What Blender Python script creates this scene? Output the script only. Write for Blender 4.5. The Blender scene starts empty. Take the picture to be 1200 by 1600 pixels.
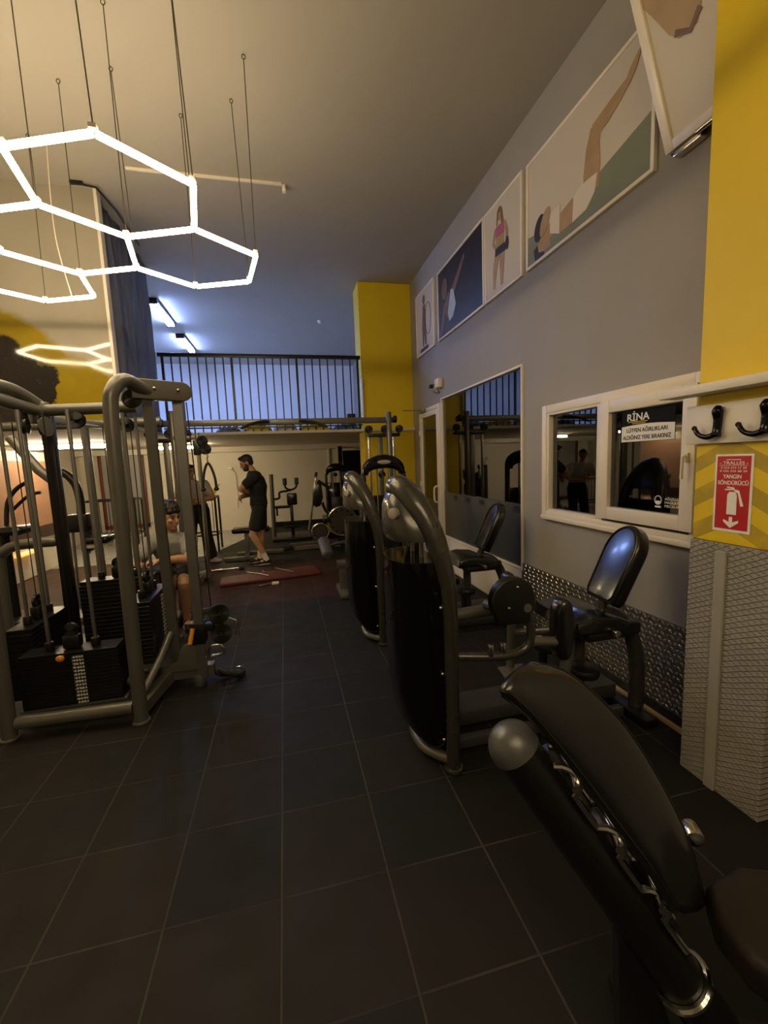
import bpy, bmesh, math, random
from mathutils import Vector, Matrix, Quaternion
random.seed(7)
PI = math.pi
scene = bpy.context.scene
COL = scene.collection
R = math.radians

# ---------------------------------------------------------------- camera
cam_d = bpy.data.cameras.new('camera')
cam = bpy.data.objects.new('camera', cam_d)
COL.objects.link(cam)
cam_d.sensor_fit = 'HORIZONTAL'
cam_d.sensor_width = 36.0
cam_d.lens = 36.0 * 665.0 / 1200.0
cam_d.clip_start = 0.02
cam_d.clip_end = 100
_right = Vector((0.972732, -0.228473, -0.039902))
_down = Vector((-0.065651, -0.106233, -0.992172))
_fwd = Vector((0.222446, 0.967737, -0.118335))
_up = -_down
cam.matrix_world = Matrix(((_right.x, _up.x, -_fwd.x, 0.0), (_right.y, _up.y, -_fwd.y, 0.0),
                           (_right.z, _up.z, -_fwd.z, 1.58), (0, 0, 0, 1)))
scene.camera = cam

# ---------------------------------------------------------------- look
vs = scene.view_settings
vs.view_transform = 'Standard'
vs.look = 'None'
vs.gamma = 1.0
vs.use_curve_mapping = False
vs.exposure = 0.0
HEX_POWER = 34.0     # emission strength of the hexagon lamps
BLUE_POWER = 200.0    # emission strength of the mezzanine tubes
SOFFIT_POWER = 95.0   # emission strength of the tube under the mezzanine

world = bpy.data.worlds.new('world')
scene.world = world
world.use_nodes = True
world.node_tree.nodes['Background'].inputs[0].default_value = (1.0, 0.78, 0.5, 1)
world.node_tree.nodes['Background'].inputs[1].default_value = 0.003

# ---------------------------------------------------------------- materials
class NT:
    def __init__(s, name):
        s.m = bpy.data.materials.new(name); s.m.use_nodes = True
        s.t = s.m.node_tree; s.n = s.t.nodes; s.l = s.t.links
        s.b = s.n['Principled BSDF']
        s.co = s.n.new('ShaderNodeTexCoord')
    def new(s, kind, **kw):
        o = s.n.new(kind)
        for k, v in kw.items(): setattr(o, k, v)
        return o
    def link(s, a, b): s.l.new(a, b)
    def math(s, op, a, b=None, c=None):
        o = s.n.new('ShaderNodeMath'); o.operation = op
        for i, v in enumerate((a, b, c)):
            if v is None: continue
            if isinstance(v, (int, float)): o.inputs[i].default_value = v
            else: s.l.new(v, o.inputs[i])
        return o.outputs[0]
    def noise(s, scale, detail=3, rough=.5, vec=None):
        o = s.n.new('ShaderNodeTexNoise'); o.inputs['Scale'].default_value = scale
        o.inputs['Detail'].default_value = detail; o.inputs['Roughness'].default_value = rough
        s.l.new(vec if vec is not None else s.co.outputs['Object'], o.inputs['Vector'])
        return o.outputs['Fac']
    def mix(s, fac, a, b):
        o = s.n.new('ShaderNodeMix'); o.data_type = 'RGBA'
        for i, v in ((0, fac), (6, a), (7, b)):
            if isinstance(v, (int, float)): o.inputs[i].default_value = v
            elif isinstance(v, tuple): o.inputs[i].default_value = (v[0], v[1], v[2], 1)
            else: s.l.new(v, o.inputs[i])
        return o.outputs[2]
    def ramp(s, fac, a, b):
        o = s.n.new('ShaderNodeMapRange'); o.inputs[1].default_value = a; o.inputs[2].default_value = b
        s.l.new(fac, o.inputs[0]); return o.outputs[0]
    def bump(s, h, strength=.3, dist=.01):
        o = s.n.new('ShaderNodeBump'); o.inputs['Strength'].default_value = strength
        o.inputs['Distance'].default_value = dist
        s.l.new(h, o.inputs['Height']); s.l.new(o.outputs[0], s.b.inputs['Normal'])
    def sep(s):
        o = s.n.new('ShaderNodeSeparateXYZ'); s.l.new(s.co.outputs['Object'], o.inputs[0]); return o.outputs
    def set(s, key, v):
        if isinstance(v, tuple): s.b.inputs[key].default_value = (v[0], v[1], v[2], 1)
        elif isinstance(v, (int, float)): s.b.inputs[key].default_value = v
        else: s.l.new(v, s.b.inputs[key])

def mat(name, col, rough=.5, metal=0., var=.15, vscale=8., bump=0., bscale=120., bdist=.002, spec=.5, coat=0.):
    n = NT(name)
    f = n.noise(vscale, 4)
    lo = tuple(c * (1 - var) for c in col); hi = tuple(min(1, c * (1 + var)) for c in col)
    n.set('Base Color', n.mix(f, lo, hi))
    n.set('Metallic', metal)
    rr = n.ramp(n.noise(vscale * 2.3, 3), .2, .8)
    o = n.math('MULTIPLY_ADD', rr, rough * .3, rough * .85)
    n.set('Roughness', o)
    n.set('Specular IOR Level', spec)
    if coat: n.set('Coat Weight', coat); n.set('Coat Roughness', .1)
    if bump: n.bump(n.noise(bscale, 3), bump, bdist)
    return n.m

def emis(name, col, strength):
    n = NT(name); n.set('Base Color', (.9, .9, .88))
    n.set('Emission Color', col); n.set('Emission Strength', strength); return n.m

M = {}
M['frame'] = mat('olive_grey_metal', (.168, .160, .137), .36, .5, .08, 5)
M['frame_satin'] = mat('bronze_grey_metal', (.068, .064, .054), .27, .5, .05, 2, coat=.4)
M['chrome'] = mat('polished_steel', (.62, .60, .56), .17, 1., .05, 20)
M['dull_steel'] = mat('dull_steel', (.30, .29, .27), .38, .9, .15, 15)
M['black_gloss'] = mat('black_gloss_plastic', (.004, .004, .004), .08, 0, .1, 3, spec=.32)
M['black_plastic'] = mat('black_plastic', (.007, .007, .007), .36, 0, .2, 9, .1, 200)
M['black_paint'] = mat('black_painted_metal', (.006, .006, .006), .35, .1, .2, 9)
M['black_leather'] = mat('black_vinyl', (.007, .007, .0075), .24, 0, .2, 6, .04, 260, .001, spec=.6, coat=.25)
M['brown_leather'] = mat('dark_brown_vinyl', (.012, .009, .007), .5, 0, .2, 6, .2, 170, .003)
M['rubber'] = mat('black_rubber', (.012, .012, .012), .65, 0, .2, 20, .2, 200)
M['foam'] = mat('grey_foam', (.05, .05, .055), .5, 0, .2, 12, .2, 120)
M['white_pvc'] = mat('white_pvc', (.84, .77, .65), .35, 0, .04, 4)
M['white_paint'] = mat('white_painted_board', (.78, .73, .64), .5, 0, .06, 4)
M['cream_wall'] = mat('cream_wall_paint', (.66, .60, .48), .75, 0, .06, 2, .15, 60, .003)
M['upper_wall'] = mat('pale_wall_paint', (.78, .78, .78), .75, 0, .06, 2, .1, 60)
M['grey_wall'] = mat('grey_wall_paint', (.345, .325, .28), .62, 0, .07, 1.6, .12, 70, .003)
M['ceiling'] = mat('ceiling_paint', (.40, .372, .325), .8, 0, .05, 1.2, .12, 80, .003)
M['yellow_wall'] = mat('yellow_wall_paint', (.74, .53, .004), .55, 0, .06, 3, .15, 60, .003)
M['white_print'] = mat('white_print', (.88, .86, .82), .5, 0, .02)
M['black_print'] = mat('black_print', (.006, .006, .006), .7, 0, .02, spec=.15)
M['red_print'] = mat('red_print', (.50, .018, .022), .35, 0, .05)
M['yellow_print'] = mat('yellow_print', (.80, .52, .01), .45, 0, .05)
M['yellow_olive'] = mat('olive_stripe_paint', (.42, .30, .012), .55, 0, .08, 6)
M['orange'] = mat('orange_plastic', (.75, .30, .02), .4, 0, .05)
M['cap_grey'] = mat('satin_grey_cap', (.10, .10, .098), .33, .3, .05, 4)
M['dark_steel'] = mat('dark_steel', (.09, .085, .08), .4, .8, .15, 15)
M['beam_dark'] = mat('dark_grey_paint', (.045, .045, .045), .5, .1, .1, 6)
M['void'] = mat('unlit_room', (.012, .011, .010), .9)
M['wood'] = mat('pale_wood', (.50, .34, .16), .6, 0, .2, 14)
M['red_wood'] = mat('red_brown_wood', (.15, .03, .014), .5, 0, .2, 10)
M['maroon'] = mat('maroon_vinyl', (.10, .016, .014), .5, 0, .25, 14, .2, 90)
M['peach'] = mat('peach_panel', (.38, .20, .115), .6, 0, .06, 3)
M['brown'] = mat('dark_brown_panel', (.06, .03, .02), .5, 0, .15, 5)
M['skin'] = mat('skin', (.50, .27, .155), .5, 0, .08, 18)
M['hair'] = mat('dark_hair', (.014, .010, .008), .55, 0, .3, 60, .5, 220, .004)
M['beard'] = mat('short_beard', (.05, .028, .018), .7, 0, .3, 90, .3, 300)
M['black_cloth'] = mat('black_cloth', (.010, .010, .011), .85, 0, .2, 30, .3, 40, .01)
M['grey_cloth'] = mat('grey_cloth', (.27, .26, .24), .85, 0, .12, 16, .3, 30, .01)
M['white_cloth'] = mat('off_white_cloth', (.52, .48, .43), .85, 0, .08, 16, .3, 30, .01)
M['sock'] = mat('white_sock', (.70, .66, .58), .85, 0, .06, 40)
M['eye'] = mat('eye_dark', (.02, .014, .01), .2)
M['blue_cloth'] = mat('blue_sheet', (.10, .13, .24), .6, 0, .2, 9, .4, 14, .02)
M['yellow_cloth'] = mat('yellow_sheet', (.62, .44, .03), .6, 0, .2, 9, .4, 14, .02)
M['silver_paint'] = mat('pale_badge', (.50, .46, .38), .3, .4, .05)

n = NT('hexagon_tube_light'); n.set('Base Color', (.9, .85, .75)); n.set('Emission Color', (1.0, .78, .47)); n.set('Emission Strength', HEX_POWER); M['hex'] = n.m
M['blue_tube'] = emis('cool_tube_light', (.29, .43, 1.0), BLUE_POWER)
M['soffit_tube'] = emis('warm_tube_light', (1.0, .82, .54), SOFFIT_POWER)
M['glow'] = emis('orange_lamp', (1.0, .35, .04), 1.5)

def label_mat():
    n = NT('numbered_label')
    X, Y, Z = n.sep()
    f = n.math('FRACT', n.math('MULTIPLY', n.math('ADD', X, Y), 62))
    k = n.math('MULTIPLY', n.math('GREATER_THAN', f, .55), n.ramp(n.noise(160, 2), .42, .48))
    n.set('Base Color', n.mix(k, (.70, .68, .62), (.03, .03, .03))); n.set('Roughness', .5)
    return n.m
M['number_label'] = label_mat()
# glass: mirror-like dark pane, the room behind it is unlit
def glass_mat(name, ior, tint):
    n = NT(name)
    out = n.n['Material Output']
    tr = n.new('ShaderNodeBsdfTransparent'); tr.inputs[0].default_value = (*tint, 1)
    gl = n.new('ShaderNodeBsdfGlossy'); gl.inputs['Roughness'].default_value = .012
    gl.inputs[0].default_value = (.95, .95, .95, 1)
    fr = n.new('ShaderNodeFresnel'); fr.inputs[0].default_value = ior
    ms = n.new('ShaderNodeMixShader')
    n.link(fr.outputs[0], ms.inputs[0]); n.link(tr.outputs[0], ms.inputs[1]); n.link(gl.outputs[0], ms.inputs[2])
    n.link(ms.outputs[0], out.inputs[0])
    return n.m
M['glass'] = glass_mat('window_glass', 2.1, (.45, .47, .47))
M['frost'] = mat('frosted_film', (.055, .062, .072), .22, 0, .08, 3, spec=.8)

# floor: rubber tiles 0.40 m, dusty joints; a red-brown band in the middle of the room
def floor_mat():
    n = NT('rubber_tile_floor')
    X, Y, Z = n.sep()
    TX, TY = .401, .400
    u = n.math('DIVIDE', n.math('ADD', X, .111 + .401 * 40), TX)
    v = n.math('DIVIDE', n.math('ADD', Y, -1.449 + .400 * 40), TY)
    fu = n.math('FRACT', u); fv = n.math('FRACT', v)
    du = n.math('MINIMUM', fu, n.math('SUBTRACT', 1.0, fu))
    dv = n.math('MINIMUM', fv, n.math('SUBTRACT', 1.0, fv))
    wob = n.math('MULTIPLY', n.noise(14, 3), .006)
    lu = n.ramp(n.math('SUBTRACT', du, wob), .010, .003)
    lv = n.ramp(n.math('SUBTRACT', dv, wob), .009, .003)
    patch = n.ramp(n.noise(2.2, 3), .42, .62)
    lv2 = n.math('MULTIPLY', lv, n.math('MULTIPLY_ADD', patch, .75, .2))
    lu2 = n.math('MULTIPLY', lu, n.math('MULTIPLY_ADD', patch, .35, .65))
    line = n.math('MAXIMUM', lu2, lv2)
    cv = n.new('ShaderNodeCombineXYZ')
    n.link(n.math('FLOOR', u), cv.inputs[0]); n.link(n.math('FLOOR', v), cv.inputs[1])
    wn = n.new('ShaderNodeTexWhiteNoise'); n.link(cv.outputs[0], wn.inputs[0])
    black = n.mix(wn.outputs[0], (.0065, .0064, .0062), (.0098, .0095, .0091))
    warm = n.mix(n.ramp(wn.outputs[0], .55, .75), black, (.0135, .0102, .009))
    red = n.mix(wn.outputs[0], (.036, .0125, .010), (.050, .016, .0125))
    inred = n.math('MULTIPLY', n.math('GREATER_THAN', Y, 4.98), n.math('LESS_THAN', Y, 6.95))
    brn = n.math('MULTIPLY', n.math('LESS_THAN', X, -2.12), n.math('GREATER_THAN', Y, 3.85))
    c1 = n.mix(inred, warm, red)
    c1 = n.mix(brn, c1, (.075, .042, .028))
    sp = n.noise(260, 2)
    grain = n.ramp(sp, .3, .75)
    c2 = n.mix(n.math('MULTIPLY', grain, .5), c1, (.024, .0235, .022))
    dust = n.ramp(n.noise(1.3, 5), .45, .8)
    c3 = n.mix(n.math('MULTIPLY', dust, .18), c2, (.034, .033, .030))
    c4 = n.mix(n.math('MULTIPLY', line, .40), c3, (.11, .10, .085))
    n.set('Base Color', c4)
    n.set('Roughness', n.math('MULTIPLY_ADD', n.noise(6, 4), .3, .48))
    n.set('Specular IOR Level', .22)
    h = n.math('SUBTRACT', n.math('MULTIPLY', sp, .35), n.math('MULTIPLY', n.math('MAXIMUM', lu, lv), 1.0))
    n.bump(h, .35, .004)
    return n.m
M['floor'] = floor_mat()
M['concrete'] = mat('grey_glazed_floor', (.33, .32, .29), .25, 0, .1, 2)

# pillar cladding: grey paint over expanded-metal relief
def stucco_mat():
    n = NT('grey_relief_cladding')
    X, Y, Z = n.sep()
    def ridge(a, w):
        f = n.math('FRACT', a)
        d = n.math('ABSOLUTE', n.math('SUBTRACT', f, .5))
        return n.ramp(d, w, 0.0)
    wob = n.math('MULTIPLY', n.noise(7, 3), .5)
    zz = n.math('ADD', n.math('MULTIPLY', Z, 40), wob)
    yy = n.math('MULTIPLY', Y, 21)
    a = ridge(n.math('ADD', zz, yy), .15)
    b = ridge(n.math('SUBTRACT', zz, yy), .15)
    h = n.math('MAXIMUM', a, n.math('MULTIPLY', b, .8))
    n.set('Base Color', n.mix(n.noise(5, 4), (.27, .25, .21), (.36, .335, .285)))
    n.set('Roughness', .62)
    n.bump(h, .9, .006)
    return n.m
M['stucco'] = stucco_mat()
M['grey_strip'] = mat('grey_painted_strip', (.33, .31, .265), .55, 0, .12, 7, .2, 40)
M['plate'] = mat('chequer_plate_steel', (.28, .27, .25), .30, .85, .2, 12)
M['plate_bump'] = mat('chequer_plate_lug', (.75, .72, .66), .22, .9, .15, 12)

# mural on the glossy partition: yellow and black spray shapes over grey
def mural_mat():
    n = NT('glossy_mural')
    X, Y, Z = n.sep()
    nz = n.math('MULTIPLY_ADD', n.noise(3.1, 5, .6), .55, -.27)
    yl = n.math('ADD', n.math('ADD', Z, n.math('MULTIPLY', X, .72)), n.math('MULTIPLY', nz, .5))
    my = n.ramp(yl, 1.40, 1.30)
    nb = n.math('MULTIPLY_ADD', n.noise(5.5, 4, .6), .42, -.21)
    bl = n.math('ADD', n.math('ADD', Z, n.math('MULTIPLY', X, .95)), n.math('MULTIPLY', nb, .9))
    mb = n.math('MULTIPLY', n.ramp(bl, .52, .47), n.ramp(n.math('ADD', X, nb), -2.24, -2.27))
    base = n.mix(n.noise(2, 4), (.30, .275, .225), (.40, .365, .30))
    c = n.mix(my, base, n.mix(n.noise(4, 4), (.20, .145, .006), (.33, .235, .010)))
    speck = n.ramp(n.noise(16, 5, .7), .62, .72)
    c = n.mix(mb, c, n.mix(speck, (.016, .013, .012), (.10, .09, .085)))
    n.set('Base Color', c)
    n.set('Roughness', n.math('MULTIPLY_ADD', n.noise(5, 3), .08, .03))
    n.set('Specular IOR Level', .7)
    vo = n.new('ShaderNodeTexVoronoi'); vo.inputs['Scale'].default_value = 55
    n.link(n.co.outputs['Object'], vo.inputs['Vector'])
    emb = n.ramp(n.math('ADD', n.math('MULTIPLY', X, 1.0), n.math('MULTIPLY', Z, -1.0)), -4.75, -4.25)
    n.bump(n.math('MULTIPLY', vo.outputs['Distance'], emb), .035, .002)
    return n.m
M['mural'] = mural_mat()

def plastic_sheet():
    n = NT('blue_plastic_sheet')
    X, Y, Z = n.sep()
    w = n.math('SINE', n.math('ADD', n.math('MULTIPLY', Y, 16), n.math('MULTIPLY', n.noise(2.2, 3), 9)))
    n.set('Base Color', (.30, .31, .36)); n.set('Roughness', .2); n.set('Specular IOR Level', .6)
    n.bump(w, .6, .03)
    tr = n.new('ShaderNodeBsdfTranslucent'); tr.inputs[0].default_value = (.42, .44, .5, 1)
    ms = n.new('ShaderNodeMixShader'); ms.inputs[0].default_value = .45
    n.link(n.b.outputs[0], ms.inputs[1]); n.link(tr.outputs[0], ms.inputs[2]); n.link(ms.outputs[0], n.n['Material Output'].inputs[0])
    return n.m
M['sheet'] = plastic_sheet()

# ---------------------------------------------------------------- mesh helpers
ORG = {}
def org_of(o):
    return ORG.get(o.name, Vector((0, 0, 0))) if o is not None else Vector((0, 0, 0))

class MB:
    def __init__(s): s.bm = bmesh.new()
    def box(s, c, size, rot=None, bevel=0., seg=2):
        t = bmesh.new()
        bmesh.ops.create_cube(t, size=1.0)
        for v in t.verts: v.co = Vector((v.co.x * size[0], v.co.y * size[1], v.co.z * size[2]))
        if bevel:
            bmesh.ops.bevel(t, geom=list(t.edges), offset=min(bevel, min(size) * .49), segments=seg, profile=.5, affect='EDGES')
        m = Matrix.Translation(Vector(c)) @ (rot.to_4x4() if rot is not None else Matrix.Identity(4))
        t.transform(m); s._merge(t); return s
    def _merge(s, t):
        me = bpy.data.meshes.new('tmp'); t.to_mesh(me); t.free(); s.bm.from_mesh(me); bpy.data.meshes.remove(me)
    def tube(s, pts, r, seg=12, caps=True, smooth=0, closed=False):
        pts = [Vector(p) for p in pts]
        rs = r if isinstance(r, (list, tuple)) else [r] * len(pts)
        if smooth and len(pts) > 2:
            pts, rs = catmull(pts, list(rs), smooth, closed)
        n = len(pts)
        tang = []
        for i in range(n):
            if closed: d = pts[(i + 1) % n] - pts[i - 1]
            else: d = pts[min(i + 1, n - 1)] - pts[max(i - 1, 0)]
            tang.append(d.normalized() if d.length > 1e-9 else Vector((0, 0, 1)))
        up = Vector((0, 0, 1)) if abs(tang[0].z) < .9 else Vector((1, 0, 0))
        nrm = (up - tang[0] * up.dot(tang[0])).normalized()
        rings = []
        for i in range(n):
            if i: 
                nrm = nrm - tang[i] * nrm.dot(tang[i])
                nrm = nrm.normalized() if nrm.length > 1e-6 else tang[i].orthogonal().normalized()
            b = tang[i].cross(nrm)
            rings.append([s.bm.verts.new(pts[i] + (nrm * math.cos(2 * PI * k / seg) + b * math.sin(2 * PI * k / seg)) * rs[i]) for k in range(seg)])
        m = n if closed else n - 1
        for i in range(m):
            a, b2 = rings[i], rings[(i + 1) % n]
            for k in range(seg):
                s.bm.faces.new((a[k], a[(k + 1) % seg], b2[(k + 1) % seg], b2[k]))
        if caps and not closed:
            s.bm.faces.new(list(reversed(rings[0]))); s.bm.faces.new(rings[-1])
        return s
    def sqtube(s, pts, w, h, up=(0, 0, 1)):
        pts = [Vector(p) for p in pts]; up = Vector(up); rings = []
        for i, p in enumerate(pts):
            d = (pts[min(i + 1, len(pts) - 1)] - pts[max(i - 1, 0)]).normalized()
            u = (up - d * up.dot(d)); u = u.normalized() if u.length > 1e-4 else d.orthogonal().normalized()
            b = d.cross(u)
            rings.append([s.bm.verts.new(p + b * (w / 2 * a) + u * (h / 2 * c)) for a, c in ((1, 1), (-1, 1), (-1, -1), (1, -1))])
        for i in range(len(rings) - 1):
            for k in range(4): s.bm.faces.new((rings[i][k], rings[i][(k + 1) % 4], rings[i + 1][(k + 1) % 4], rings[i + 1][k]))
        s.bm.faces.new(list(reversed(rings[0]))); s.bm.faces.new(rings[-1]); return s
    def cyl(s, a, b, r, seg=24, r2=None, bevel=0.):
        a, b = Vector(a), Vector(b); r2 = r if r2 is None else r2
        if bevel:
            d = (b - a).normalized()
            return s.tube([a, a + d * bevel * .3, a + d * bevel, b - d * bevel, b - d * bevel * .3, b], [r - bevel, r - bevel * .3, r, r2, r2 - bevel * .3, r2 - bevel], seg)
        return s.tube([a, b], [r, r2], seg)
    def ball(s, c, r, seg=16, rot=None):
        t = bmesh.new(); bmesh.ops.create_uvsphere(t, u_segments=seg, v_segments=max(6, seg // 2 + 2), radius=1)
        rr = r if isinstance(r, (tuple, list)) else (r, r, r)
        for v in t.verts: v.co = Vector((v.co.x * rr[0], v.co.y * rr[1], v.co.z * rr[2]))
        t.transform(Matrix.Translation(Vector(c)) @ (rot.to_4x4() if rot is not None else Matrix.Identity(4)))
        s._merge(t); return s
    def prism(s, poly, ext, bevel=0., seg=3):
        t = bmesh.new(); ext = Vector(ext)
        a = [t.verts.new(Vector(p)) for p in poly]; b = [t.verts.new(Vector(p) + ext) for p in poly]
        n = len(a)
        f0 = t.faces.new(a); f1 = t.faces.new(list(reversed(b)))
        for i in range(n): t.faces.new((a[i], b[i], b[(i + 1) % n], a[(i + 1) % n]))
        bmesh.ops.recalc_face_normals(t, faces=t.faces)
        if bevel:
            eds = [e for e in t.edges if (f0 in e.link_faces or f1 in e.link_faces)]
            bmesh.ops.bevel(t, geom=eds, offset=bevel, segments=seg, profile=.5, affect='EDGES')
        s._merge(t); return s
    def loft(s, rings, caps=True, closed_ring=True):
        vv = [[s.bm.verts.new(Vector(p)) for p in r] for r in rings]
        for i in range(len(vv) - 1):
            n = len(vv[i])
            for k in range(n if closed_ring else n - 1):
                s.bm.faces.new((vv[i][k], vv[i][(k + 1) % n], vv[i + 1][(k + 1) % n], vv[i + 1][k]))
        if caps:
            try: s.bm.faces.new(list(reversed(vv[0]))); s.bm.faces.new(vv[-1])
            except Exception: pass
        return s
    def face(s, pts):
        s.bm.faces.new([s.bm.verts.new(Vector(p)) for p in pts]); return s
    def build(s, name, m, parent=None, smooth=True, angle=40, loc=None):
        bmesh.ops.recalc_face_normals(s.bm, faces=s.bm.faces)
        o_ = org_of(parent) if loc is None else Vector(loc)
        if o_.length: bmesh.ops.translate(s.bm, verts=s.bm.verts, vec=-o_)
        me = bpy.data.meshes.new(name); s.bm.to_mesh(me); s.bm.free()
        me.materials.append(M[m] if isinstance(m, str) else m)
        if smooth:
            me.polygons.foreach_set('use_smooth', [True] * len(me.polygons))
            me.set_sharp_from_angle(angle=R(angle))
        ob = bpy.data.objects.new(name, me); COL.objects.link(ob)
        if parent is not None: ob.parent = parent
        elif loc is not None: ob.location = loc
        ORG[ob.name] = o_
        return ob

def catmull(pts, rs, sub, closed=False):
    n = len(pts); out = []; ro = []
    for i in range(n if closed else n - 1):
        if closed: p0, p1, p2, p3 = pts[i - 1], pts[i], pts[(i + 1) % n], pts[(i + 2) % n]; r1, r2 = rs[i], rs[(i + 1) % n]
        else: p0, p1, p2, p3 = pts[max(i - 1, 0)], pts[i], pts[i + 1], pts[min(i + 2, n - 1)]; r1, r2 = rs[i], rs[i + 1]
        for k in range(sub):
            t = k / sub
            out.append(.5 * ((2 * p1) + (p2 - p0) * t + (2 * p0 - 5 * p1 + 4 * p2 - p3) * t * t + (3 * p1 - p0 - 3 * p2 + p3) * t ** 3))
            ro.append(r1 + (r2 - r1) * t)
    if not closed: out.append(pts[-1]); ro.append(rs[-1])
    return out, ro

def thing(name, label, cat, loc, group=None):
    o = bpy.data.objects.new(name, None); COL.objects.link(o); o.location = loc
    o.empty_display_size = .1
    o['label'] = label; o['category'] = cat
    if group: o['group'] = group
    ORG[o.name] = Vector(loc)
    return o
def tag(o, label, cat, group=None):
    o['label'] = label; o['category'] = cat
    if group: o['group'] = group
    return o
def struct(o): o['kind'] = 'structure'; return o
def lab(o, l): o['label'] = l; return o

def copy_tree(o, delta=None, parent=None):
    c = o.copy(); COL.objects.link(c)
    if parent is not None: c.parent = parent
    if delta is not None: c.location = o.location + Vector(delta)
    for ch in list(o.children): copy_tree(ch, None, c)
    return c

def text(name, body, m, parent, origin, right, up, size, depth=.0015, align='LEFT', width=None, bold=0.):
    cu = bpy.data.curves.new('txt', 'FONT'); cu.body = body; cu.size = size; cu.align_x = align
    cu.extrude = depth; cu.offset = bold
    ob = bpy.data.objects.new('txt', cu); COL.objects.link(ob)
    dg = bpy.context.evaluated_depsgraph_get(); dg.update()
    me = bpy.data.meshes.new_from_object(ob.evaluated_get(dg))
    bpy.data.objects.remove(ob); bpy.data.curves.remove(cu)
    right = Vector(right).normalized(); up = Vector(up).normalized(); nn = right.cross(up)
    sx = 1.0
    if width and len(me.vertices):
        xs = [v.co.x for v in me.vertices]; sx = width / (max(xs) - min(xs))
    o_ = org_of(parent)
    for v in me.vertices:
        v.co = Vector(origin) - o_ + right * (v.co.x * sx) + up * v.co.y + nn * v.co.z
    me.name = name; me.materials.clear(); me.materials.append(M[m])
    o = bpy.data.objects.new(name, me); COL.objects.link(o); o.parent = parent
    ORG[o.name] = o_
    return o

# ================================================================ THE SETTING
WX, CZ = 2.2, 4.44
struct(MB().box((-1.7, 4.8, -.05), (8.6, 17, .1)).build('floor', 'floor'))
struct(MB().prism([(-4.6, 8.1, .0), (-1.45, 8.1, .0), (-.78, 10.2, .0), (-.6, 11.3, .0), (-4.6, 11.3, .0)], (0, 0, .006)).build('floor_back', 'concrete'))
struct(MB().box((-1.7, 4.8, CZ + .05), (8.6, 17, .1)).build('ceiling', 'ceiling'))

def wall_x(name, x0, x1, ya, yb, za, zb, holes, m):
    ys = sorted({ya, yb, *[h[0] for h in holes], *[h[1] for h in holes]})
    zs = sorted({za, zb, *[h[2] for h in holes], *[h[3] for h in holes]})
    b = MB()
    for i in range(len(ys) - 1):
        for j in range(len(zs) - 1):
            cy, cz = (ys[i] + ys[i + 1]) / 2, (zs[j] + zs[j + 1]) / 2
            if any(h[0] < cy < h[1] and h[2] < cz < h[3] for h in holes): continue
            b.box(((x0 + x1) / 2, cy, cz), (x1 - x0, ys[i + 1] - ys[i], zs[j + 1] - zs[j]))
    return struct(b.build(name, m, smooth=False))
DOOR = (5.76, 6.68, 0., 2.36); BIG = (3.64, 5.70, .48, 2.40); SMALL = (1.90, 3.26, 1.05, 1.98)
wall_x('wall_right', WX, WX + .14, -3.4, 13.0, 0, CZ, [DOOR, BIG, SMALL], 'grey_wall')
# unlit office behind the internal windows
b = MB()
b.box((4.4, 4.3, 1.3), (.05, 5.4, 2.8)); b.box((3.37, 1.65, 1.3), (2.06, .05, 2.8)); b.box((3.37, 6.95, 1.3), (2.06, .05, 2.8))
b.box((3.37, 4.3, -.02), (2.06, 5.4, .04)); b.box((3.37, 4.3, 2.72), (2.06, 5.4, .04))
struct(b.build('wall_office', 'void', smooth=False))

struct(MB().box((-1.2, 11.36, 1.04), (6.8, .12, 2.08)).build('wall_back', 'cream_wall', smooth=False))
struct(MB().box((-1.2, 11.17, 2.02), (6.8, .26, .12)).build('trim_2', 'cream_wall', smooth=False))
struct(MB().box((.95, 11.285, .06), (2.5, .03, .14)).build('baseboard_back', 'black_paint', smooth=False))
struct(MB().box((-.6, 13.0, 3.3), (5.7, .1, 2.3)).build('wall_mezzanine', 'upper_wall', smooth=False))
struct(MB().box((-3.45, 10.0, 3.3), (.1, 6.0, 2.3)).build('wall_mezzanine_left', 'upper_wall', smooth=False))
struct(MB().box((-4.65, 4.0, 2.2), (.1, 15, 4.5)).build('wall_left', 'cream_wall', smooth=False))
struct(MB().box((-1.2, -3.45, 2.2), (7.0, .1, 4.5)).build('wall_front', 'grey_wall', smooth=False))
# low pier with a peach panel at the left
struct(MB().box((-4.25, 7.2, .98), (.68, 2.6, 1.94)).build('wall_pier', 'cream_wall', smooth=False))

# mezzanine slab (L-shaped) with its white edge strip
b = MB()
b.box((.25, 10.0, 2.10), (3.9, 6.0, .04)); b.box((-3.15, 9.1, 2.10), (2.9, 7.8, .04))
struct(b.build('floor_mezzanine', 'cream_wall', smooth=False))
struct(MB().box((-.2, 6.985, 2.098), (3.04, .03, .04)).build('trim_1', 'white_paint', smooth=False))
struct(MB().box((-3.16, 5.24, 3.28), (2.94, .08, 2.32)).build('wall_partition', 'mural', smooth=False))
struct(MB().box((-1.68, 5.235, 3.28), (.03, .10, 2.32)).build('trim_3', 'white_paint', smooth=False))
# glossy blue plastic sheeting on the return of the partition
b = MB(); rings = []
for i in range(48):
    y = 5.30 + i * (1.70 / 47)
    w = .010 * math.sin(i * .9) + .006 * math.sin(i * 2.3 + 1)
    rings.append([(-1.72 + w + .012 * math.sin(k * .8 + i * .35), y, 2.12 + k * .232) for k in range(11)])
b.loft([[*r] for r in rings], caps=False, closed_ring=False)
b2 = b.build('wall_sheeting', 'sheet'); struct(b2)
b2.modifiers.new('thick', 'SOLIDIFY').thickness = .01

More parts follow.
